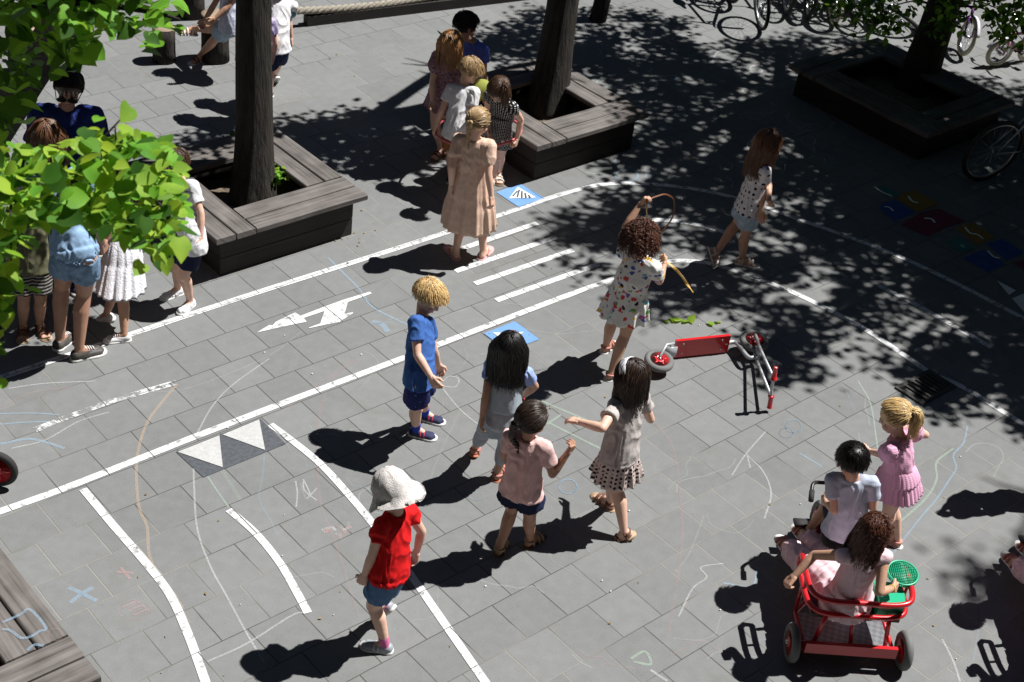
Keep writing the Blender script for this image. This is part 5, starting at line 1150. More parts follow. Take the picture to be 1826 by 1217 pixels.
# 17 boy at the planter on the left
J = person('boy in a red-printed white T-shirt and white trainers standing at the left planter', 'boy', dict(H=1.16, fa=-35, hfa=-35, hp=-25, pel=(338, 424), neck=(321, 322), head=(313, 294), footR=(317, 526, 0, -45), footL=(339, 547, 0, -20), armL=((361, 390), (358, 422), (-.2, 0, -1), (0, .1, -1)), armR=((300, 345), (308, 300), (.6, .5, -.6), (-.2, .2, 1)), hair=H_BRN, skin=S_PALE))
o = shirt(J, WHITEF, .6, -.2, .022); b = MB(); c_ = J['pel'].lerp(J['neck'], .58)+J['fs']*.082
b.ell(c_, J['rs'], J['fs'], J['up'], .042, .006, .030, 18, 10); b.build('chest_motif', fabric('red_print', (0.5, 0.02, 0.03)), o)
legwear(J, NAVY, .72, loose=.016); hair(J, 'short', H_BRN, 18, n=420)
for sd in 'RL': shoe(J, sd, mat('white_leather_shoe', (0.68, 0.68, 0.70), .5), SOLE_W, mat('white_strap', (0.6, 0.6, 0.62), .5))
# 18 white lace dress
J = person('girl in a white lace dress and white trainers, hugging the woman in denim shorts', 'girl', dict(H=1.14, fa=-100, hfa=-110, pel=(220, 450), neck=(219, 350), head=(214, 322), footL=(222, 608, 0, -70), footR=(196, 572, 0, -90, 25), armL=((200, 452), (160, 458), (-.2, .5, -1), (0, 1, 0)), hair=H_BRN, skin=S_TAN))
LACE = fabric('white_lace_cotton', (0.68, 0.68, 0.72), bump=.8, bs=90)
dress(J, LACE, .34, .155, .150, .45, c1=(J['knR']+J['knL']+J['ankL'])/3, pleats=15, amp=.008, top=.4, seed=6); hair(J, 'long', H_BRN, 19, .2)
for sd in 'RL': shoe(J, sd, mat('white_trainer', (0.62, 0.62, 0.63), .5), SOLE_W)
# 19 striped shorts child
J = person('child in dark striped shorts and tan sandals at the left edge under the leaves', 'child', dict(H=1.16, fa=20, pel=(58, 470), neck=(55, 372), head=(53, 343), footR=(42, 592, 0, 15), footL=(72, 590, 0, 40), hair=H_BRN, skin=S_TAN))
shirt(J, fabric('olive_cotton', (0.12, 0.12, 0.07)), .5, -.1); legwear(J, striped('dark_striped_cotton', (0.02, 0.02, 0.02), (0.30, 0.28, 0.26), 45, 2, .6), .7, loose=.02); hair(J, 'short', H_BRN, 20)
for sd in 'RL': sandal(J, sd, SAND_D, SAND_L)
# 20 woman in denim shorts, back to us
J = person('woman with auburn hair seen from behind, pale denim shirt and shorts, under the leafy branch', 'woman', dict(H=1.62, adult=True, fa=170, hfa=-160, hp=-20, pel=(134, 452), neck=(95, 285), head=(82, 240), footL=(108, 620, 0, 165), footR=(142, 640, 0, 130), kneeL=(110, 508), kneeR=(152, 512), armL=((60, 350), (85, 400), (-.3, .2, -1), (.3, .6, -.4)), hair=H_AUB, skin=S_ADULT))
shirt(J, fabric('sky_blue_cotton', (0.26, 0.40, 0.58)), .5, .05, .012, vox=.009, amp=.008); legwear(J, DENIM, .46, loose=.010, flare=.004, amp=.006); hair(J, 'long', H_AUB, 21, .22)
for sd in 'RL': shoe(J, sd, mat('black_and_white_trainer', (0.06, 0.055, 0.05), .6, var=.5), SOLE_W)
# 21 woman with sunglasses
J = person('woman with dark sunglasses and a navy top looking down at the children, in deep shade', 'woman', dict(H=1.68, adult=True, fa=10, hfa=8, hp=-28, pel=(118, 335), neck=(118, 180), head=(123, 157), lean=.4, footR=(106, 500, 0, 0), footL=(138, 505, 0, 20), hair=H_DKBR, skin=S_ADULT))
shirt(J, fabric('navy_blouse', (0.02, 0.035, 0.16)), .75, -.2, .03, vox=.009, amp=.008); legwear(J, NAVY, 1.8, 'trousers', .03); hair(J, 'bun', H_DKBR, 22, n=420, tie=(0, -.75, .5))
hc, hf, hr, hu, hs = (J[k_] for k_ in ('hc', 'hf', 'hr', 'hu', 'hs')); b = MB()
for k_ in (-1, 1): b.ell(hc+(hr*k_*.031+hf*.082-hu*.006)*hs, hr, hf, hu, .028*hs, .006*hs, .021*hs, 16, 8); b.tube([hc+(hr*k_*.058+hf*.078)*hs, hc+(hr*k_*.077)*hs], .003, 6)
b.tube([hc+(hr*-.012+hf*.09)*hs, hc+(hr*.012+hf*.09)*hs], .003, 6); b.build('sunglasses', mat('black_lens', (0.006, 0.006, 0.006), .5, spec=.2), J['o'])
for sd in 'RL': shoe(J, sd, SN_N)
# 22 blond child between
J = person('fair-haired child standing in front of the woman with sunglasses, only the hair above the leaves', 'child', dict(H=1.14, fa=10, hp=-10, pel=(162, 340), neck=(164, 256), head=(163, 228), footR=(155, 440, 0, 0), footL=(175, 442, 0, 20), hair=H_BLOND, skin=S_PALE))
shirt(J, fabric('green_cotton', (0.10, 0.2, 0.1)), .5, -.2); legwear(J, DENIM2, .6); hair(J, 'short', H_BLOND, 23, n=480, vol=.005)
for sd in 'RL': shoe(J, sd, SN_N)
# 23 seated child on stump
J = person('child in pale shirt and denim shorts sitting on a tree stump with crossed legs', 'child', dict(H=1.2, fa=-50, pel=(412, 46), pz=.50, neck=(413, -40), head=(412, -66), lean=.3, footR=(358, 108, 0, -30), footL=(343, 62, .24, -60, -10), kneeL=(392, 30), kneeR=(368, 50), armL=((404, 20), (372, 44), (-.2, .6, -.8), (.2, 1, -.3)), armR=((380, 12), (362, 42), (.3, .6, -.8), (-.2, .8, -.5)), hair=H_BRN, skin=S_TAN))
shirt(J, fabric('pale_blue_white_cotton', (0.55, 0.58, 0.70)), .5, -.1, .02); legwear(J, fabric('bleached_denim_cloth', (0.32, 0.42, 0.52)), .6, loose=.02); hair(J, 'short', H_BRN, 24)
for sd in 'RL': sandal(J, sd, SAND_W if sd == 'L' else SAND_D, SOLE_W)
# 24 boy in white behind the trunk
J = person('boy in a white T-shirt with banded sleeves beside the nearest dark trunk', 'boy', dict(H=1.2, fa=-150, pel=(490, 82), neck=(500, -8), head=(501, -36), footL=(481, 171, 0, -150), footR=(493, 143, .05, -150, 45), armR=((515, 36), (519, 68), (.3, 0, -1), (0, .2, -1)), armL=((475, 40), (470, 72), (-.3, 0, -1), (0, .2, -1)), hair=H_BRN, skin=S_PALE))
shirt(J, WHITEF, .55, -.1, .02); legwear(J, fabric('navy_track_cotton', (0.012, 0.022, 0.09)), .78, loose=.022); hair(J, 'short', H_BRN, 25)
s = J['s']; b = MB()
for sd in 'RL':
    d = (J['el'+sd]-J['sh'+sd]); c_ = J['sh'+sd]+d*.30; b.cap(c_, c_+d*.12, .0465*s, .047*s)
b.build('sleeve_band', fabric('sea_green_band', (0.16, 0.30, 0.34)), J['o'])
for sd in 'RL': shoe(J, sd, mat('grey_trainer', (0.16, 0.15, 0.14), .6), SOLE_W)
# 25 second child behind the trunk
J = person('child almost wholly hidden behind the dark trunk, only an elbow and a shadow showing', 'child', dict(H=1.16, fa=-140, pel=(455, 112), neck=(462, 25), head=(462, -2), footL=(447, 206, 0, -150), footR=(460, 200, 0, -150), hair=H_BLOND, skin=S_PALE))
shirt(J, fabric('lilac_cotton', (0.4, 0.35, 0.55)), .5, -.2); legwear(J, NAVY, .7); hair(J, 'short', H_BLOND, 26)
for sd in 'RL': shoe(J, sd, SN_N)
# ================================================================ PLAY EQUIPMENT
REDM = mat('red_gloss_enamel', (0.52, 0.012, 0.018), .28, coat=.5); CHROME = mat('brushed_steel', (0.55, 0.56, 0.58), .28, 1.0); RUB = mat('black_rubber', (0.02, 0.02, 0.02), .8); RUBG = mat('grey_rubber', (0.13, 0.135, 0.13), .8, var=.15)
GREENP = mat('green_plastic', (0.01, 0.36, 0.19), .35); STEELP = mat('grey_painted_steel', (0.40, 0.42, 0.44), .4, .3)
class Fr:     # local frame
    def __init__(s, o, f, u=Z): s.o = Vector(o); s.f = Vector(f).normalized(); s.r = s.f.cross(u).normalized(); s.u = s.r.cross(s.f).normalized()
    def __call__(s, f, r, u): return s.o+s.f*f+s.r*r+s.u*u
def ringp(c, a, b_, r, n=32): return [c+a*(cos(2*pi*k/n)*r)+b_*(sin(2*pi*k/n)*r) for k in range(n)]
def wheel(parent, c, a, b_, r, tyre, rim, tw=.018, spokes=0, disc=None, name='wheel', rimw=.35):
    """wheel in the plane a-b; tyre, rim and hub are sub-parts of the hub mesh"""
    ax = a.cross(b_).normalized(); h = MB(); h.tube([c-ax*tw*1.4, c+ax*tw*1.4], .022*r/.1*.6 if not spokes else .018, 14)
    if spokes:
        for k in range(spokes):
            t = 2*pi*k/spokes; e = c+(a*cos(t)+b_*sin(t))*(r-tw*1.6); h.tube([c+ax*.018*(1 if k % 2 else -1), e], .0013, 4)
    o = h.build(name, CHROME, parent)
    t = MB(); t.tube(ringp(c, a, b_, r-tw), tw, 10, closed=True); t.build('tyre', tyre, o)
    m_ = MB()
    if spokes: m_.tube(ringp(c, a, b_, r-tw*2.1), tw*.55, 8, closed=True)
    else:
        prof = [(r-tw*1.6, tw*.8), (r-tw*2.6, tw*.75), (r*.55, tw*.35), (r*.3, tw*.7), (r*.22, tw*1.2)]
        rings = [ringp(c+ax*z_, a, b_, q, 32) for q, z_ in [(p, z) for p, z in prof]+[(p, -z) for p, z in reversed(prof)]]; m_.rings(rings)
        for k in range(5):
            t_ = 2*pi*k/5; m_.tube([c+(a*cos(t_)+b_*sin(t_))*r*.2+ax*tw*.7, c+(a*cos(t_)+b_*sin(t_))*(r-tw*2)+ax*tw*.6], r*.07, 6)
    m_.build('rim', rim, o); return o
# --- two-seat tricycle taxi
def trike(O, fwd, label, grp, basket=True):
    e = empty('tricycle_taxi', O, label, 'tricycle', grp); L = Fr(O, fwd); P = L
    for k in (-1, 1): wheel(e, P(0, k*.312, .112), L.f, L.u, .112, RUBG, REDM, .026)
    wheel(e, P(.95, 0, .15), L.f, L.u, .15, RUBG, REDM, .024)
    b = MB(); b.tube([P(0, -.285, .112), P(0, .285, .112)], .016, 10); b.build('axle', REDM, e)
    b = MB(); b.box(P(-.045, 0, .135), L.r, L.f, L.u, .255, .012, .035); b.build('rear_plate', REDM, e, smooth=False)
    b = MB(); b.box(P(.11, 0, .10), L.r, L.f, L.u, .245, .135, .005); fl = b.build('footplate', CHECK, e, smooth=False)
    b = MB()
    for k in (-1, 1): b.tube([P(-.03, k*.25, .10), P(.25, k*.25, .10), P(.40, k*.10, .16), P(.62, 0, .22)], .014, 10)
    b.tube(spline([P(.25, 0, .11), P(.45, 0, .20), P(.66, 0, .30), P(.80, 0, .34)], 5), .018, 10)
    b.tube([P(.80, 0, .30), P(.87, 0, .52)], .018, 10); b.tube([P(.83, 0, .36), P(.93, .045, .26), P(.95, .045, .15)], .012, 8); b.tube([P(.83, 0, .36), P(.93, -.045, .26), P(.95, -.045, .15)], .012, 8)
    b.build('frame', REDM, e)
    def loop(z, w_, bk, fr): return spline([P(fr, -w_, z+.01), P(bk+.12, -w_, z), P(bk+.03, -w_+.03, z-.005), P(bk, -w_+.12, z-.01), P(bk, 0, z-.01), P(bk, w_-.12, z-.01), P(bk+.03, w_-.03, z-.005), P(bk+.12, w_, z), P(fr, w_, z+.01)], 5)
    b = MB(); b.tube(loop(.47, .285, -.02, .30), .016, 12); b.tube(loop(.365, .275, -.01, .30), .016, 12)
    for k in (-1, 1):
        b.tube([P(.30, k*.285, .48), P(.315, k*.29, .43), P(.30, k*.275, .375)], .016, 10); b.tube([P(.16, k*.285, .475), P(.15, k*.276, .37)], .009, 8)
    b.build('rail', REDM, e); b = MB()
    for pp in ([P(0, -.17, .36), P(.0, -.20, .12)], [P(0, .17, .36), P(.0, .20, .12)], [P(.27, -.25, .37), P(.25, -.25, .11)], [P(.27, .25, .37), P(.25, .25, .11)], [P(.12, 0, .36), P(-.02, 0, .14)]):
        b = MB(); b.tube(pp, .0125, 10); b.build('post', REDM, e)
    b = MB(); b.box(P(.13, 0, .30), L.r, L.f, L.u, .245, .10, .012); b.build('seat', mat('black_seat', (0.03, 0.028, 0.028), .6), e, smooth=False)
    b = MB(); b.ell(P(.62, 0, .33), L.r, L.f, L.u, .09, .12, .035, 18, 10); b.build('saddle', mat('black_saddle', (0.03, 0.028, 0.028), .6), e)
    b = MB(); b.tube(spline([P(.76, -.17, .55), P(.82, -.15, .57), P(.87, -.08, .54), P(.87, .08, .54), P(.82, .15, .57), P(.76, .17, .55)], 5), .011, 10); hb_ = b.build('handlebar', BLACKB, e)
    for k in (-1, 1): b = MB(); b.tube([P(.70, k*.18, .54), P(.77, k*.165, .555)], .016, 10); b.build('grip', RUB, hb_)
    b = MB()
    for k in (-1, 1): b.tube([P(.95, k*.03, .15), P(.95+k*.05, k*.05, .15-k*.05), P(.95+k*.05, k*.13, .15-k*.05)], .008, 8); b.box(P(.95+k*.05, k*.13, .15-k*.05), L.r, L.f, L.u, .04, .03, .008)
    b.build('pedals', RUB, e); return e
def check_mat():
    m = mat('chequer_plate', (0.42, 0.43, 0.44), .35, .9); N, L = nodes(m); b = N['Principled BSDF']; tc = N.new('ShaderNodeTexCoord'); mp = N.new('ShaderNodeMapping'); mp.inputs['Rotation'].default_value = (0, 0, .2); mp.inputs['Scale'].default_value = (38, 38, 38)
    L.new(tc.outputs['Object'], mp.inputs[0]); ck = N.new('ShaderNodeTexChecker'); ck.inputs['Scale'].default_value = 1; ck.inputs['Color1'].default_value = (.34, .35, .37, 1); ck.inputs['Color2'].default_value = (.25, .26, .28, 1); L.new(mp.outputs[0], ck.inputs[0]); L.new(ck.outputs['Color'], b.inputs['Base Color']); return m
CHECK = check_mat()
TO, TF = Vector((5.675, 2.81, 0)), Vector((.64, .768, 0))
tk = trike(TO, TF, 'red two-seat tricycle with grey tyres carrying the boy and the girl in pink', 'red tricycle taxis'); L = Fr(TO, TF)
# green bucket and sieve beside the passenger
bk = empty('toy_box', L(.16, .17, .315), 'green plastic toy box on the tricycle seat beside the girl', 'box'); b = MB(); b.box(L(.10, .175, .375), L.r, L.f, Z, .07, .075, .055); b.build('tub', GREENP, bk, smooth=False); b = MB(); b.box(L(.10, .175, .435), L.r, L.f, Z, .076, .081, .006); b.build('lid', GREENP, bk, smooth=False)
c = at(1610, 1022, .50); sv = empty('toy_sieve', c, 'round green plastic sieve with a square mesh held above the tricycle rail', 'sieve'); n_ = (Z+L.f*-.15).normalized(); a = n_.cross(L.f).normalized(); q = a.cross(n_); b = MB(); rr_ = .083
b.tube(ringp(c, a, q, rr_, 40), .006, 8, closed=True); b.tube(ringp(c-n_*.018, a, q, rr_-.002, 40), .005, 8, closed=True); b.build('rim', GREENP, sv)
b = MB()
for i in range(-7, 8):
    o_ = i*.0112; h = sqrt(rr_**2-o_**2); b.tube([c+a*o_-q*h, c+a*o_+q*h], .0022, 4); b.tube([c+q*o_-a*h, c+q*o_+a*h], .0022, 4)
b.build('mesh', GREENP, sv); b = MB(); b.rings([ringp(c-n_*.022, a, q, rr_*.96, 32), ringp(c-n_*.024, a, q, rr_*.96, 32)]); b.build('bottom', mat('dark_green_plastic', (0.005, 0.14, 0.07), .5), sv)
b = MB(); g0 = L(.27, .27, .48); b.tube([c-(c-g0).normalized()*rr_, g0], .008, 8); b.build('handle', GREENP, sv)
# riders
J = person('dark-haired boy in a grey-blue T-shirt riding in front on the tricycle saddle', 'boy', dict(H=1.14, fa=175, hfa=178, hp=-20, pel=(1509, 938), pz=.44, neck=(1521, 851), head=(1520, 824), footL=(1440, 955, .14, 175), footR=(1520, 905, .14, 175), armL=((1489, 910), (1473, 897), (-.6, .2, -1), (0, 1, .2)), armR=((1556, 905), (1535, 880), (.4, .2, -1), (0, 1, 0)), handL=dict(curl=.9), hair=H_BLACK, skin=S_TAN))
shirt(J, fabric('grey_blue_cotton', (0.44, 0.49, 0.60)), .55, -.15, .020, amp=.005); legwear(J, NAVY, .8, loose=.015); hair(J, 'short', H_BLACK, 30, n=560, vol=.002)
for sd in 'RL': shoe(J, sd, SN_N)
J1 = J
J = person("curly-haired girl in a pale pink summer dress sitting at the tricycle's back", 'girl', dict(H=1.16, fa=-172, hfa=135, hp=-25, pel=(1512, 1062), pz=.40, neck=(1543, 985), head=(1559, 950), lean=-.1, footL=(1402, 985, .12, -165), footR=(1432, 965, .12, -165), kneeL=(1425, 990), kneeR=(1440, 975), armL=((1452, 990), (1414, 1030), (-.8, .3, -.6), (-.2, .2, -1)), armR=((1568, 1058), (1590, 1050), (.5, -.1, -1), (.2, 1, .1)), handL=dict(curl=.9), hair=H_CURL, skin=S_TAN))
PINKD = floral('pale_pink_summer_print', (0.70, 0.50, 0.54), 40, .20, [(.6, .36, .45), (.55, .42, .52), (.68, .42, .46), (.6, .45, .55)])
shirt(J, PINKD, 0, -.25, .016, 'dress_bodice', amp=.006, rows=[(-.3, .125, .100), (-.1, .125, .105), (.15, .100, .082), (.35, .088, .074), (.55, .086, .068), (.78, .084, .060), (.88, .070, .050), (.95, .050, .04)])
b = MB(); s = J['s']; hL, hR, kL, kR = J['hipL'], J['hipR'], J['knL'], J['knR']
for h_, k_ in ((hL, kL), (hR, kR)):
    a_ = J['ankL'] if k_ is kL else J['ankR']; b.cap(h_, k_, .085*s, .072*s); b.cap(k_, k_.lerp(a_, .80)-Z*.01, .070*s, .060*s)
b.cap((hL+hR)/2, (kL+kR)/2+Z*.01, .10*s, .07*s); b.cap(kL, kR, .066*s, .066*s)
o = b.remesh(.008, 3, .5).build('dress_skirt', PINKD, J['o']); wrinkle(o, .012, (13, 13, 8), 4, .3)
hair(J, 'curly', H_CURL, 31, .21, vol=-.003, n=560, puff=.12); b = MB(); q = J['wrR']; d = J['hdR']; u_ = d.orthogonal().normalized(); w_ = d.cross(u_); b.tube([q+(u_*cos(k_/6*pi)+w_*sin(k_/6*pi))*.021 for k_ in range(12)], .003, 6, closed=True); b.build('bracelet', mat('yellow_band', (0.6, 0.5, 0.05), .4), J['o'])
for sd in 'RL': sandal(J, sd, SAND_P, SOLE_W)
J2 = J
# the second tricycle, just outside the right edge, throws its shade into the picture
def copy_tree(o, parent=None, off=None):
    c_ = o.copy(); COL.objects.link(c_); c_.parent = parent
    if off is not None: c_.location = o.location+off
    for ch in list(o.children): copy_tree(ch, c_)
    return c_
off = Vector((1.06, -.88, 0))
c_ = copy_tree(tk, None, off); c_['label'] = 'second red tricycle, cut off by the right edge of the picture'
c_ = copy_tree(J1['o'], None, off); c_['label'] = 'boy riding the tricycle that is cut off by the right edge'
c_ = copy_tree(J2['o'], None, off); c_['label'] = 'girl sitting on the tricycle that is cut off by the right edge'
J = person('child standing just beyond the right edge, only the shadow with raised arms showing', 'child', dict(H=1.15, fa=-30, pel=(1925, 760), neck=(1950, 670), head=(1955, 642), footR=(1860, 876, 0, -30), footL=(1890, 880, 0, -20), armL=((1985, 650), (1965, 620), (-1, .2, .3), (.7, 0, 1)), armR=((1920, 645), (1945, 615), (1, .2, .3), (-.7, 0, 1)), hair=H_BRN, skin=S_PALE))
shirt(J, WHITEF, .5, -.2); legwear(J, NAVY, .7); hair(J, 'short', H_BRN, 33, n=150); hatt(J, 'cap', WHITEF)
# --- scooter lying on its side
sc = empty('kick_scooter', at(1250, 650, 0), 'red and silver kick scooter lying on its side on the paving', 'scooter')
def W3(x, y, z): return Vector((x, y, z))
rw, fw_ = W3(6.735, 5.33, .085), W3(7.47, 5.115, .11)
dn = W3(7.29, 5.18, 0)-W3(6.92, 5.37, 0); dn = Vector((dn.x, dn.y, 0)).normalized(); dside = dn.cross(Z)
wn = (Z*1+dside*.18).normalized(); wa = dn; wb = wn.cross(wa).normalized()
wheel(sc, rw, wa, wb, .105, RUBG, REDM, .024); wheel(sc, fw_, wa, wb, .105, RUBG, REDM, .024)
b = MB(); c0 = at(1203, 622, .085); c1 = at(1299, 612, .085); m_ = (c0+c1)/2; ax = (c1-c0).normalized(); up_ = Z; th_ = ax.cross(up_)
b.box(m_, ax, up_, th_, (c1-c0).length/2, .070, .012); dk = b.build('deck', REDM, sc, smooth=False)
b = MB()
for i in (-1, 1):
    for j in (-1, 1): b.ell(m_+ax*i*(c1-c0).length*.36+up_*j*.038+th_*.013, ax, up_, th_, .006, .006, .003, 10, 6)
b.build('screw', CHROME, dk)
b = MB(); a0 = c0-ax*.01
for z_ in (-.045, .045): b.tube([a0+Z*z_, a0-ax*.06+Z*z_*.9, rw+Z*z_*.75], .010, 8)
b.tube([a0-ax*.02-Z*.045, a0-ax*.02+Z*.045], .010, 8); b.box(a0-ax*.035+th_*.035, ax, Z, th_, .045, .04, .004); b.build('rear_bracket', STEELP, sc)
hd = at(1352, 634, .09); b = MB(); b.tube(spline([c1-ax*.03, c1+ax*.06-Z*.005, hd-ax*.08+th_*.01, hd], 6), .015, 10); b.tube([hd-Z*.035+dside*.0, hd+Z*.05], .020, 12); b.build('frame', STEELP, sc)
gb, gt = at(1372, 728, .03), at(1384, 652, .37)
gt = Vector((gb.x*.9+gt.x*.1, gb.y*.9+gt.y*.1, .37)); gt = at(1383, 655, .36)
st0, st1 = hd+(fw_-hd)*.5+Z*.05, hd+(fw_-hd)*.5-Z*.04
b = MB(); b.tube([fw_+Z*.055, hd+Z*.06, gb.lerp(gt, .72)], .011, 10); b.tube([fw_-Z*.045, hd-Z*.045, gb.lerp(gt, .28)], .011, 10); b.tube(spline([gb, gb.lerp(gt, .25), gb.lerp(gt, .5)+dside*-.01, gb.lerp(gt, .75), gt], 4), .011, 10); b.build('steering_column', STEELP, sc)
dd = (gt-gb).normalized()
for p_, k in ((gb, 1), (gt, -1)):
    b = MB(); q = p_+dd*k*.10; b.tube([p_, p_+dd*k*.004, p_+dd*k*.006, q-dd*k*.01, q-dd*k*.008, q], [.010, .019, .0165, .0165, .022, .022], 14); b.build('grip', REDM, sc)
# --- wheel at the left edge
cw = at(-6, 836, .14); e = empty('balance_bike', Vector((cw.x, cw.y, 0)), 'balance bike cut off by the left edge, only its red front wheel showing', 'balance bike'); fd = (at(-20, 880)-at(10, 800)); fd = _r0.copy()
wheel(e, cw, fd, Z, .125, RUB, REDM, .022)
b = MB(); b.tube([cw+fd.cross(Z)*.04, cw+fd.cross(Z)*.04+Z*.2-X*.03, cw+Z*.42-X*.1], .012, 8); b.tube([cw-fd.cross(Z)*.04, cw-fd.cross(Z)*.04+Z*.2-X*.03, cw+Z*.42-X*.1], .012, 8); b.tube([cw+Z*.3-X*.07, cw+Z*.2-X*.5], .015, 8); b.build('frame', REDM, e)
# --- pink hoop round the children
hp_ = empty('hoop', at(852, 236, .45), 'thin pink hoop held round the children by the second planter', 'hoop'); PINKH = mat('coral_pink_plastic', (0.62, 0.13, 0.14), .35)
hc_ = at(853, 232, .50); pts = ringp(hc_, X*1.0, Y*1.0, .34, 60); pts = [p+Z*(.04*((p-hc_).dot(_r0))/.34)-Z*.02*((p-hc_).dot(Vector((_f.x, _f.y, 0)).normalized()))/.34 for p in pts]
b = MB(); b.tube(pts, .010, 8, closed=True); b.build('tube', PINKH, hp_)
# --- golden ribbon
rb = empty('ribbon', JT['handL'], 'long golden ribbon looping from the raised hand of the curly-haired girl', 'ribbon'); GOLD = mat('golden_ribbon', (0.50, 0.30, 0.07), .5); z_ = .0
h1, h2 = JT['handL'], JT['handR']; dpt = (h1-CAM).dot(CF)
def atd(x, y, d_): v = ray(x, y); return CAM+v*(d_/v.dot(CF))
z1 = (h1-CAM).dot(CF); z2 = (h2-CAM).dot(CF)
pl = [h1]+[atd(x, y, z1+(z2-z1)*t) for x, y, t in ((1153, 378, .1), (1158, 400, .3), (1168, 420, .5), (1175, 440, .7), (1184, 458, .9))]+[h2]+[atd(x, y, z2-.02*i) for i, (x, y) in enumerate(((1200, 476), (1215, 492), (1226, 508), (1236, 522)))]
P = spline(pl, 5); b = MB(); n_ = len(P); nr = [(CF*.5+CR*sin(i*.35)).normalized() for i in range(n_)]; vs = []
for i, p in enumerate(P):
    t = (P[min(i+1, n_-1)]-P[max(i-1, 0)]).normalized(); sd_ = t.cross(nr[i]).normalized()*.009; k = nr[i]*.001; vs.append([p-sd_-k, p+sd_-k, p+sd_+k, p-sd_+k])
b.rings(vs); b.build('strip', GOLD, rb, smooth=False)
P = spline([h1]+[atd(x, y, z1+(z2-z1)*t) for x, y, t in ((1172, 350, .1), (1188, 347, .2), (1202, 358, .35), (1200, 385, .5), (1190, 402, .6), (1180, 414, .7), (1176, 425, .8))], 5); b = MB(); vs = []
for i, p in enumerate(P):
    t = (P[min(i+1, len(P)-1)]-P[max(i-1, 0)]).normalized(); sd_ = t.cross(CF).normalized()*.005; k = CF*.001; vs.append([p-sd_-k, p+sd_-k, p+sd_+k, p-sd_+k])
b.rings(vs); b.build('loop', mat('dark_ribbon', (0.16, 0.06, 0.03), .5), rb, smooth=False)
# --- stumps used as stools
LOG = wood_mat('log_end_grain', (0.16, 0.11, 0.07), (0.38, 0.30, 0.22))
def log(px, r, h, label, lean=0):
    g_ = at(*px); e = empty('log_stool', g_, label, 'stump', 'tree stump stools round the play area'); b = MB(); n = 26; rings = []
    for z_ in (0, h*.3, h*.65, h-.01, h):
        rings.append([g_+Vector((cos(2*pi*k/n), sin(2*pi*k/n), 0))*r*((1.04 if z_ == 0 else .97 if z_ == h else 1)+.05*noise.noise(Vector((cos(2*pi*k/n)*2, sin(2*pi*k/n)*2, z_*2+px[0]))))+Z*z_+X*lean*z_ for k in range(n)])
    b.rings(rings[:4]); b.build('log', BARK, e); b = MB(); b.rings([rings[3], rings[4], [p.lerp(g_+Z*(h+.003)+X*lean*h, .5)+Z*.002 for p in rings[4]]]); b.build('sawn_top', LOG, e)
log((384, 106), .125, .44, 'dark tree stump the child with crossed legs sits on'); log((342, 28), .12, .55, 'taller stump behind the seated child, at the top edge'); log((293, 108), .10, .32, 'small stump half covered by the leaf tips left of the seated child')
log((1066, 36), .085, .55, 'slim leaning post stump right of the second trunk at the top edge', .12); log((46, 132), .14, .45, 'sunlit stump seen between the dark leaves at the upper left')
# --- thick climbing rope along the top
rp = empty('climbing_rope', at(640, 12, .2), 'thick twisted rope strung low along the top edge behind the trunk', 'rope'); ROPE = mat('weathered_rope', (0.30, 0.27, 0.22), .9, var=.3, vscale=60, bump=.6, bscale=150)
a0, a1 = at(430, 22, .22), at(920, -38, .22); b = MB(); n_ = 150
for st_ in range(3):
    pts = []
    for i in range(n_+1):
        t = i/n_; p = a0.lerp(a1, t)-Z*.10*sin(pi*t); ph = i*.62+st_*2*pi/3; d_ = (a1-a0).normalized(); u_ = d_.cross(Z).normalized(); pts.append(p+(u_*cos(ph)+Z*sin(ph))*.020)
    b.tube(pts, .019, 7)
b.build('strands', ROPE, rp)
kb = MB(); k0, k1 = at(545, 36, .05), at(1150, -36, .05); kb.box((k0+k1)/2, (k1-k0).normalized(), Z, (k1-k0).normalized().cross(Z), (k1-k0).length/2, .05, .05); o = kb.build('dark_ground_strip', WDARK, loc=(k0+k1)/2, smooth=False, uvfn=uvx); tag(o, 'low dark strip under the thick rope at the top', 'edging')  # one dark bar laid along the ground below the rope
# --- fallen leaves
for i, (x, y, nn) in enumerate(((1200, 571, 4), (1275, 578, 2), (1222, 576, 2))):
    e = empty('fallen_leaves', at(x, y), ('small spray of fresh green leaves lying left of the scooter shade', 'single dark leaf lying in the leaf shade above the scooter', 'stray green leaf beside the fallen spray')[i], 'leaf', None)
    leaves('leaf', [at(x+R.uniform(-9, 9), y+R.uniform(-4, 4), .012) for _ in range(nn)], .06, [LEAF_YOUNG], e, droop=0, tilt=.3)
gr = [at(*p_, .004) for p_ in [(R.uniform(380, 1780), R.uniform(560, 1210)) for _ in range(26)]]
b = MB()
for g_ in gr:
    r_ = R.uniform(.004, .009); b.ell(g_, X, Y, Z, r_, r_*R.uniform(.6, 1), .004, 7, 4)
tag(b.build('grit', mat('pale_grit', (0.55, 0.54, 0.5), .9)), 'white crumbs of chalk and grit scattered over the paving', 'grit', kind='stuff')
b = MB()
for i in range(150):
    if i < 60: p0 = at(R.uniform(200, 1780), R.uniform(60, 1210), .006)
    else: p0 = at(R.choice((R.gauss(330, 25), R.gauss(440, 20), R.gauss(620, 40))), R.gauss(118, 10) if i % 2 else R.gauss(420, 15), .006)
    a = R.uniform(0, 6.28); d = Vector((cos(a), sin(a), 0)); l_ = R.uniform(.008, .03); sd = d.cross(Z)*R.uniform(.1, .4)*l_; b.add([p0, p0+d*l_*.5+sd+Z*.003, p0+d*l_, p0+d*l_*.5-sd+Z*.002], [(0, 1, 2, 3)])
tag(b.build('leaf_litter', mat('dry_leaf_litter', (0.20, 0.15, 0.07), .9, var=.4)), 'dry bud scales and leaf scraps scattered on the paving', 'litter', kind='stuff')
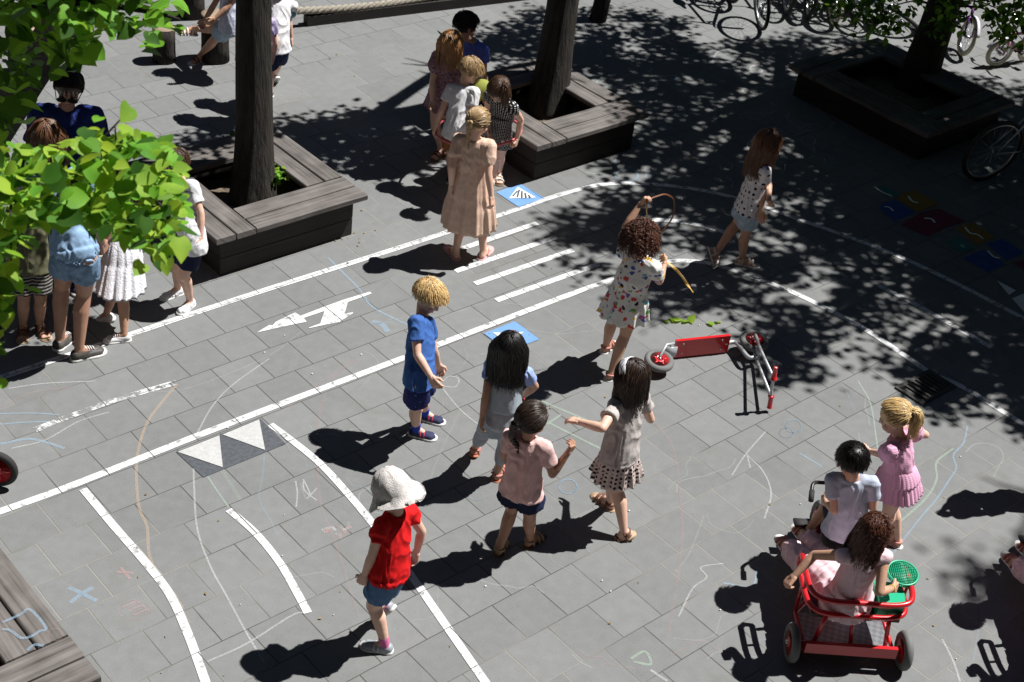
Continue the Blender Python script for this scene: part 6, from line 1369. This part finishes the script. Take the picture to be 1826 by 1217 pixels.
# ================================================================ BICYCLES
def bike(px, fa, r, frame, tyre, label, lean=8, rear=False, steer=12, grips=RUB, guard=None, scale=1.0, basket=False):
    o_ = at(*px); h = radians(225+fa); f = Vector((cos(h), sin(h), 0)); rt = f.cross(Z); u = (Z*cos(radians(lean))+rt*sin(radians(lean))).normalized(); L = Fr(o_, f, u)
    wb = r*2.9; ox = 0 if rear else -wb          # rear wheel centre at f=ox
    e = empty('bicycle', o_, label, 'bicycle', 'bicycles parked at the back'); P = lambda x, y, z: L(ox+x, y, z)
    sf = (L.f*cos(radians(steer))+L.r*sin(radians(steer))); tw = .022 if r < .28 else .020
    wheel(e, P(0, 0, r), L.f, L.u, r, tyre, CHROME, tw, 20); wheel(e, P(wb, 0, r), sf, L.u, r, tyre, CHROME, tw, 20)
    bb = P(wb*.42, 0, r*.95); stp = P(wb*.30, 0, r*2.25); hd = P(wb*.82, 0, r*2.35); hd0 = P(wb*.86, 0, r*2.0)
    b = MB(); fr = .017
    for a, c_ in ((bb, stp), (stp, hd), (bb, hd0), (hd, hd0)): b.tube([a, c_], fr, 8)
    for k in (-1, 1): b.tube([bb+L.r*k*.03, P(0, k*.05, r)], .009, 6); b.tube([stp+(bb-stp)*.1+L.r*k*.02, P(0, k*.05, r)], .008, 6)
    b.build('frame', frame, e); b = MB()
    for k in (-1, 1): b.tube([hd0, P(wb*.93, k*.05, r*1.9), P(wb, k*.05, r)], .012, 6)
    b.build('fork', frame, e)
    b = MB(); sd_ = stp+(stp-bb).normalized()*.10; b.tube([stp, sd_], .012, 6); b.build('seat_post', CHROME, e)
    b = MB(); b.ell(sd_+L.u*.02-L.f*.03, L.f, L.r, L.u, .10, .07, .03, 14, 8); b.ell(sd_+L.u*.02+L.f*.07, L.f, L.r, L.u, .08, .025, .022, 12, 8); b.build('saddle', BLACKB, e)
    b = MB(); st = hd+(hd-hd0).normalized()*.12; sr = sf.cross(L.u); b.tube([hd, st], .012, 6); b.tube(spline([st-sr*.26-L.f*.06+L.u*.05, st-sr*.16+L.u*.05, st-sr*.05, st+sr*.05, st+sr*.16+L.u*.05, st+sr*.26-L.f*.06+L.u*.05], 4), .010, 6); hb_ = b.build('handlebar', CHROME, e)
    for k in (-1, 1): b = MB(); q = st+sr*k*.26-L.f*.06+L.u*.05; b.tube([q, q-sr*k*.08+L.f*.02], .015, 8); b.build('grip', grips, hb_)
    b = MB(); b.tube(ringp(bb+L.r*.05, L.f, L.u, r*.27, 24), .006, 5, closed=True); b.tube([bb-L.r*.08, bb+L.r*.08], .012, 6)
    for k in (-1, 1): b.tube([bb+L.r*k*.08, bb+L.r*k*.09+(L.f*.6*k-L.u*.8*k)*r*.45], .008, 6); b.box(bb+L.r*k*.13+(L.f*.6*k-L.u*.8*k)*r*.45, L.r, L.f, L.u, .045, .03, .009)
    b.build('crankset', BLACKB, e)
    if guard:
        for cx, ff in ((0, L.f), (wb, sf)):
            b = MB(); c0_ = P(cx, 0, r); rings = []
            for k in range(15):
                t = radians(20+k*10); d_ = ff*cos(t)+L.u*sin(t); q = c0_+d_*(r+.02); rings.append([q-L.r*.028, q+d_*.006, q+L.r*.028, q-d_*.002])
            b.rings(rings); b.build('mudguard', guard, e)
    return e
PINKB = mat('pink_bike_enamel', (0.50, 0.20, 0.33), .3); PURP = mat('purple_bike_enamel', (0.14, 0.03, 0.2), .3); BLK = mat('black_bike_enamel', (0.02, 0.02, 0.025), .3); CREAM = mat('cream_tyre', (0.55, 0.50, 0.36), .8); WHT = mat('white_bike_enamel', (0.62, 0.60, 0.66), .3); SILV = mat('silver_bike_enamel', (0.45, 0.5, 0.55), .3, .6)
bike((1355, 50), 22, .33, BLK, RUB, 'black bicycle, leftmost of the row parked along the top edge', 9)
bike((1437, 30), 14, .24, WHT, RUB, 'white children\'s bicycle, second from the left along the top edge', -6, guard=WHT)
bike((1484, 43), 18, .24, PURP, CREAM, 'purple children\'s bicycle with a pale tyre, third from the left at the top', 5, guard=PURP)
bike((1300, 2), 30, .32, SILV, RUB, 'silver bicycle at the left end of the parked row, only its wheel in view', 8)
bike((1398, 22), 16, .30, BLK, RUB, 'black bicycle squeezed between the first large bicycle and the white one', -5)
bike((1520, 30), 24, .28, WHT, RUB, 'pale bicycle just left of the green shoots at the top edge', 7)
bike((1548, 46), 26, .30, BLK, RUB, 'dark bicycle behind the green shoots left of the big trunk', 6)
bike((1612, 42), 60, .26, SILV, RUB, 'grey bicycle tipped over beside the big trunk at the top', 58)
bike((1712, 98), 20, .20, PURP, CREAM, 'small dark bicycle with white tyres just right of the big trunk', -8, guard=WHT)
bike((1772, 118), -55, .155, PINKB, CREAM, 'small pink bicycle with cream tyres behind the planter at the right edge', -7, guard=WHT)
bike((1748, 322), 118, .31, SILV, RUB, 'grown-up silver bicycle standing in deep shade at the right edge', 6, rear=True)
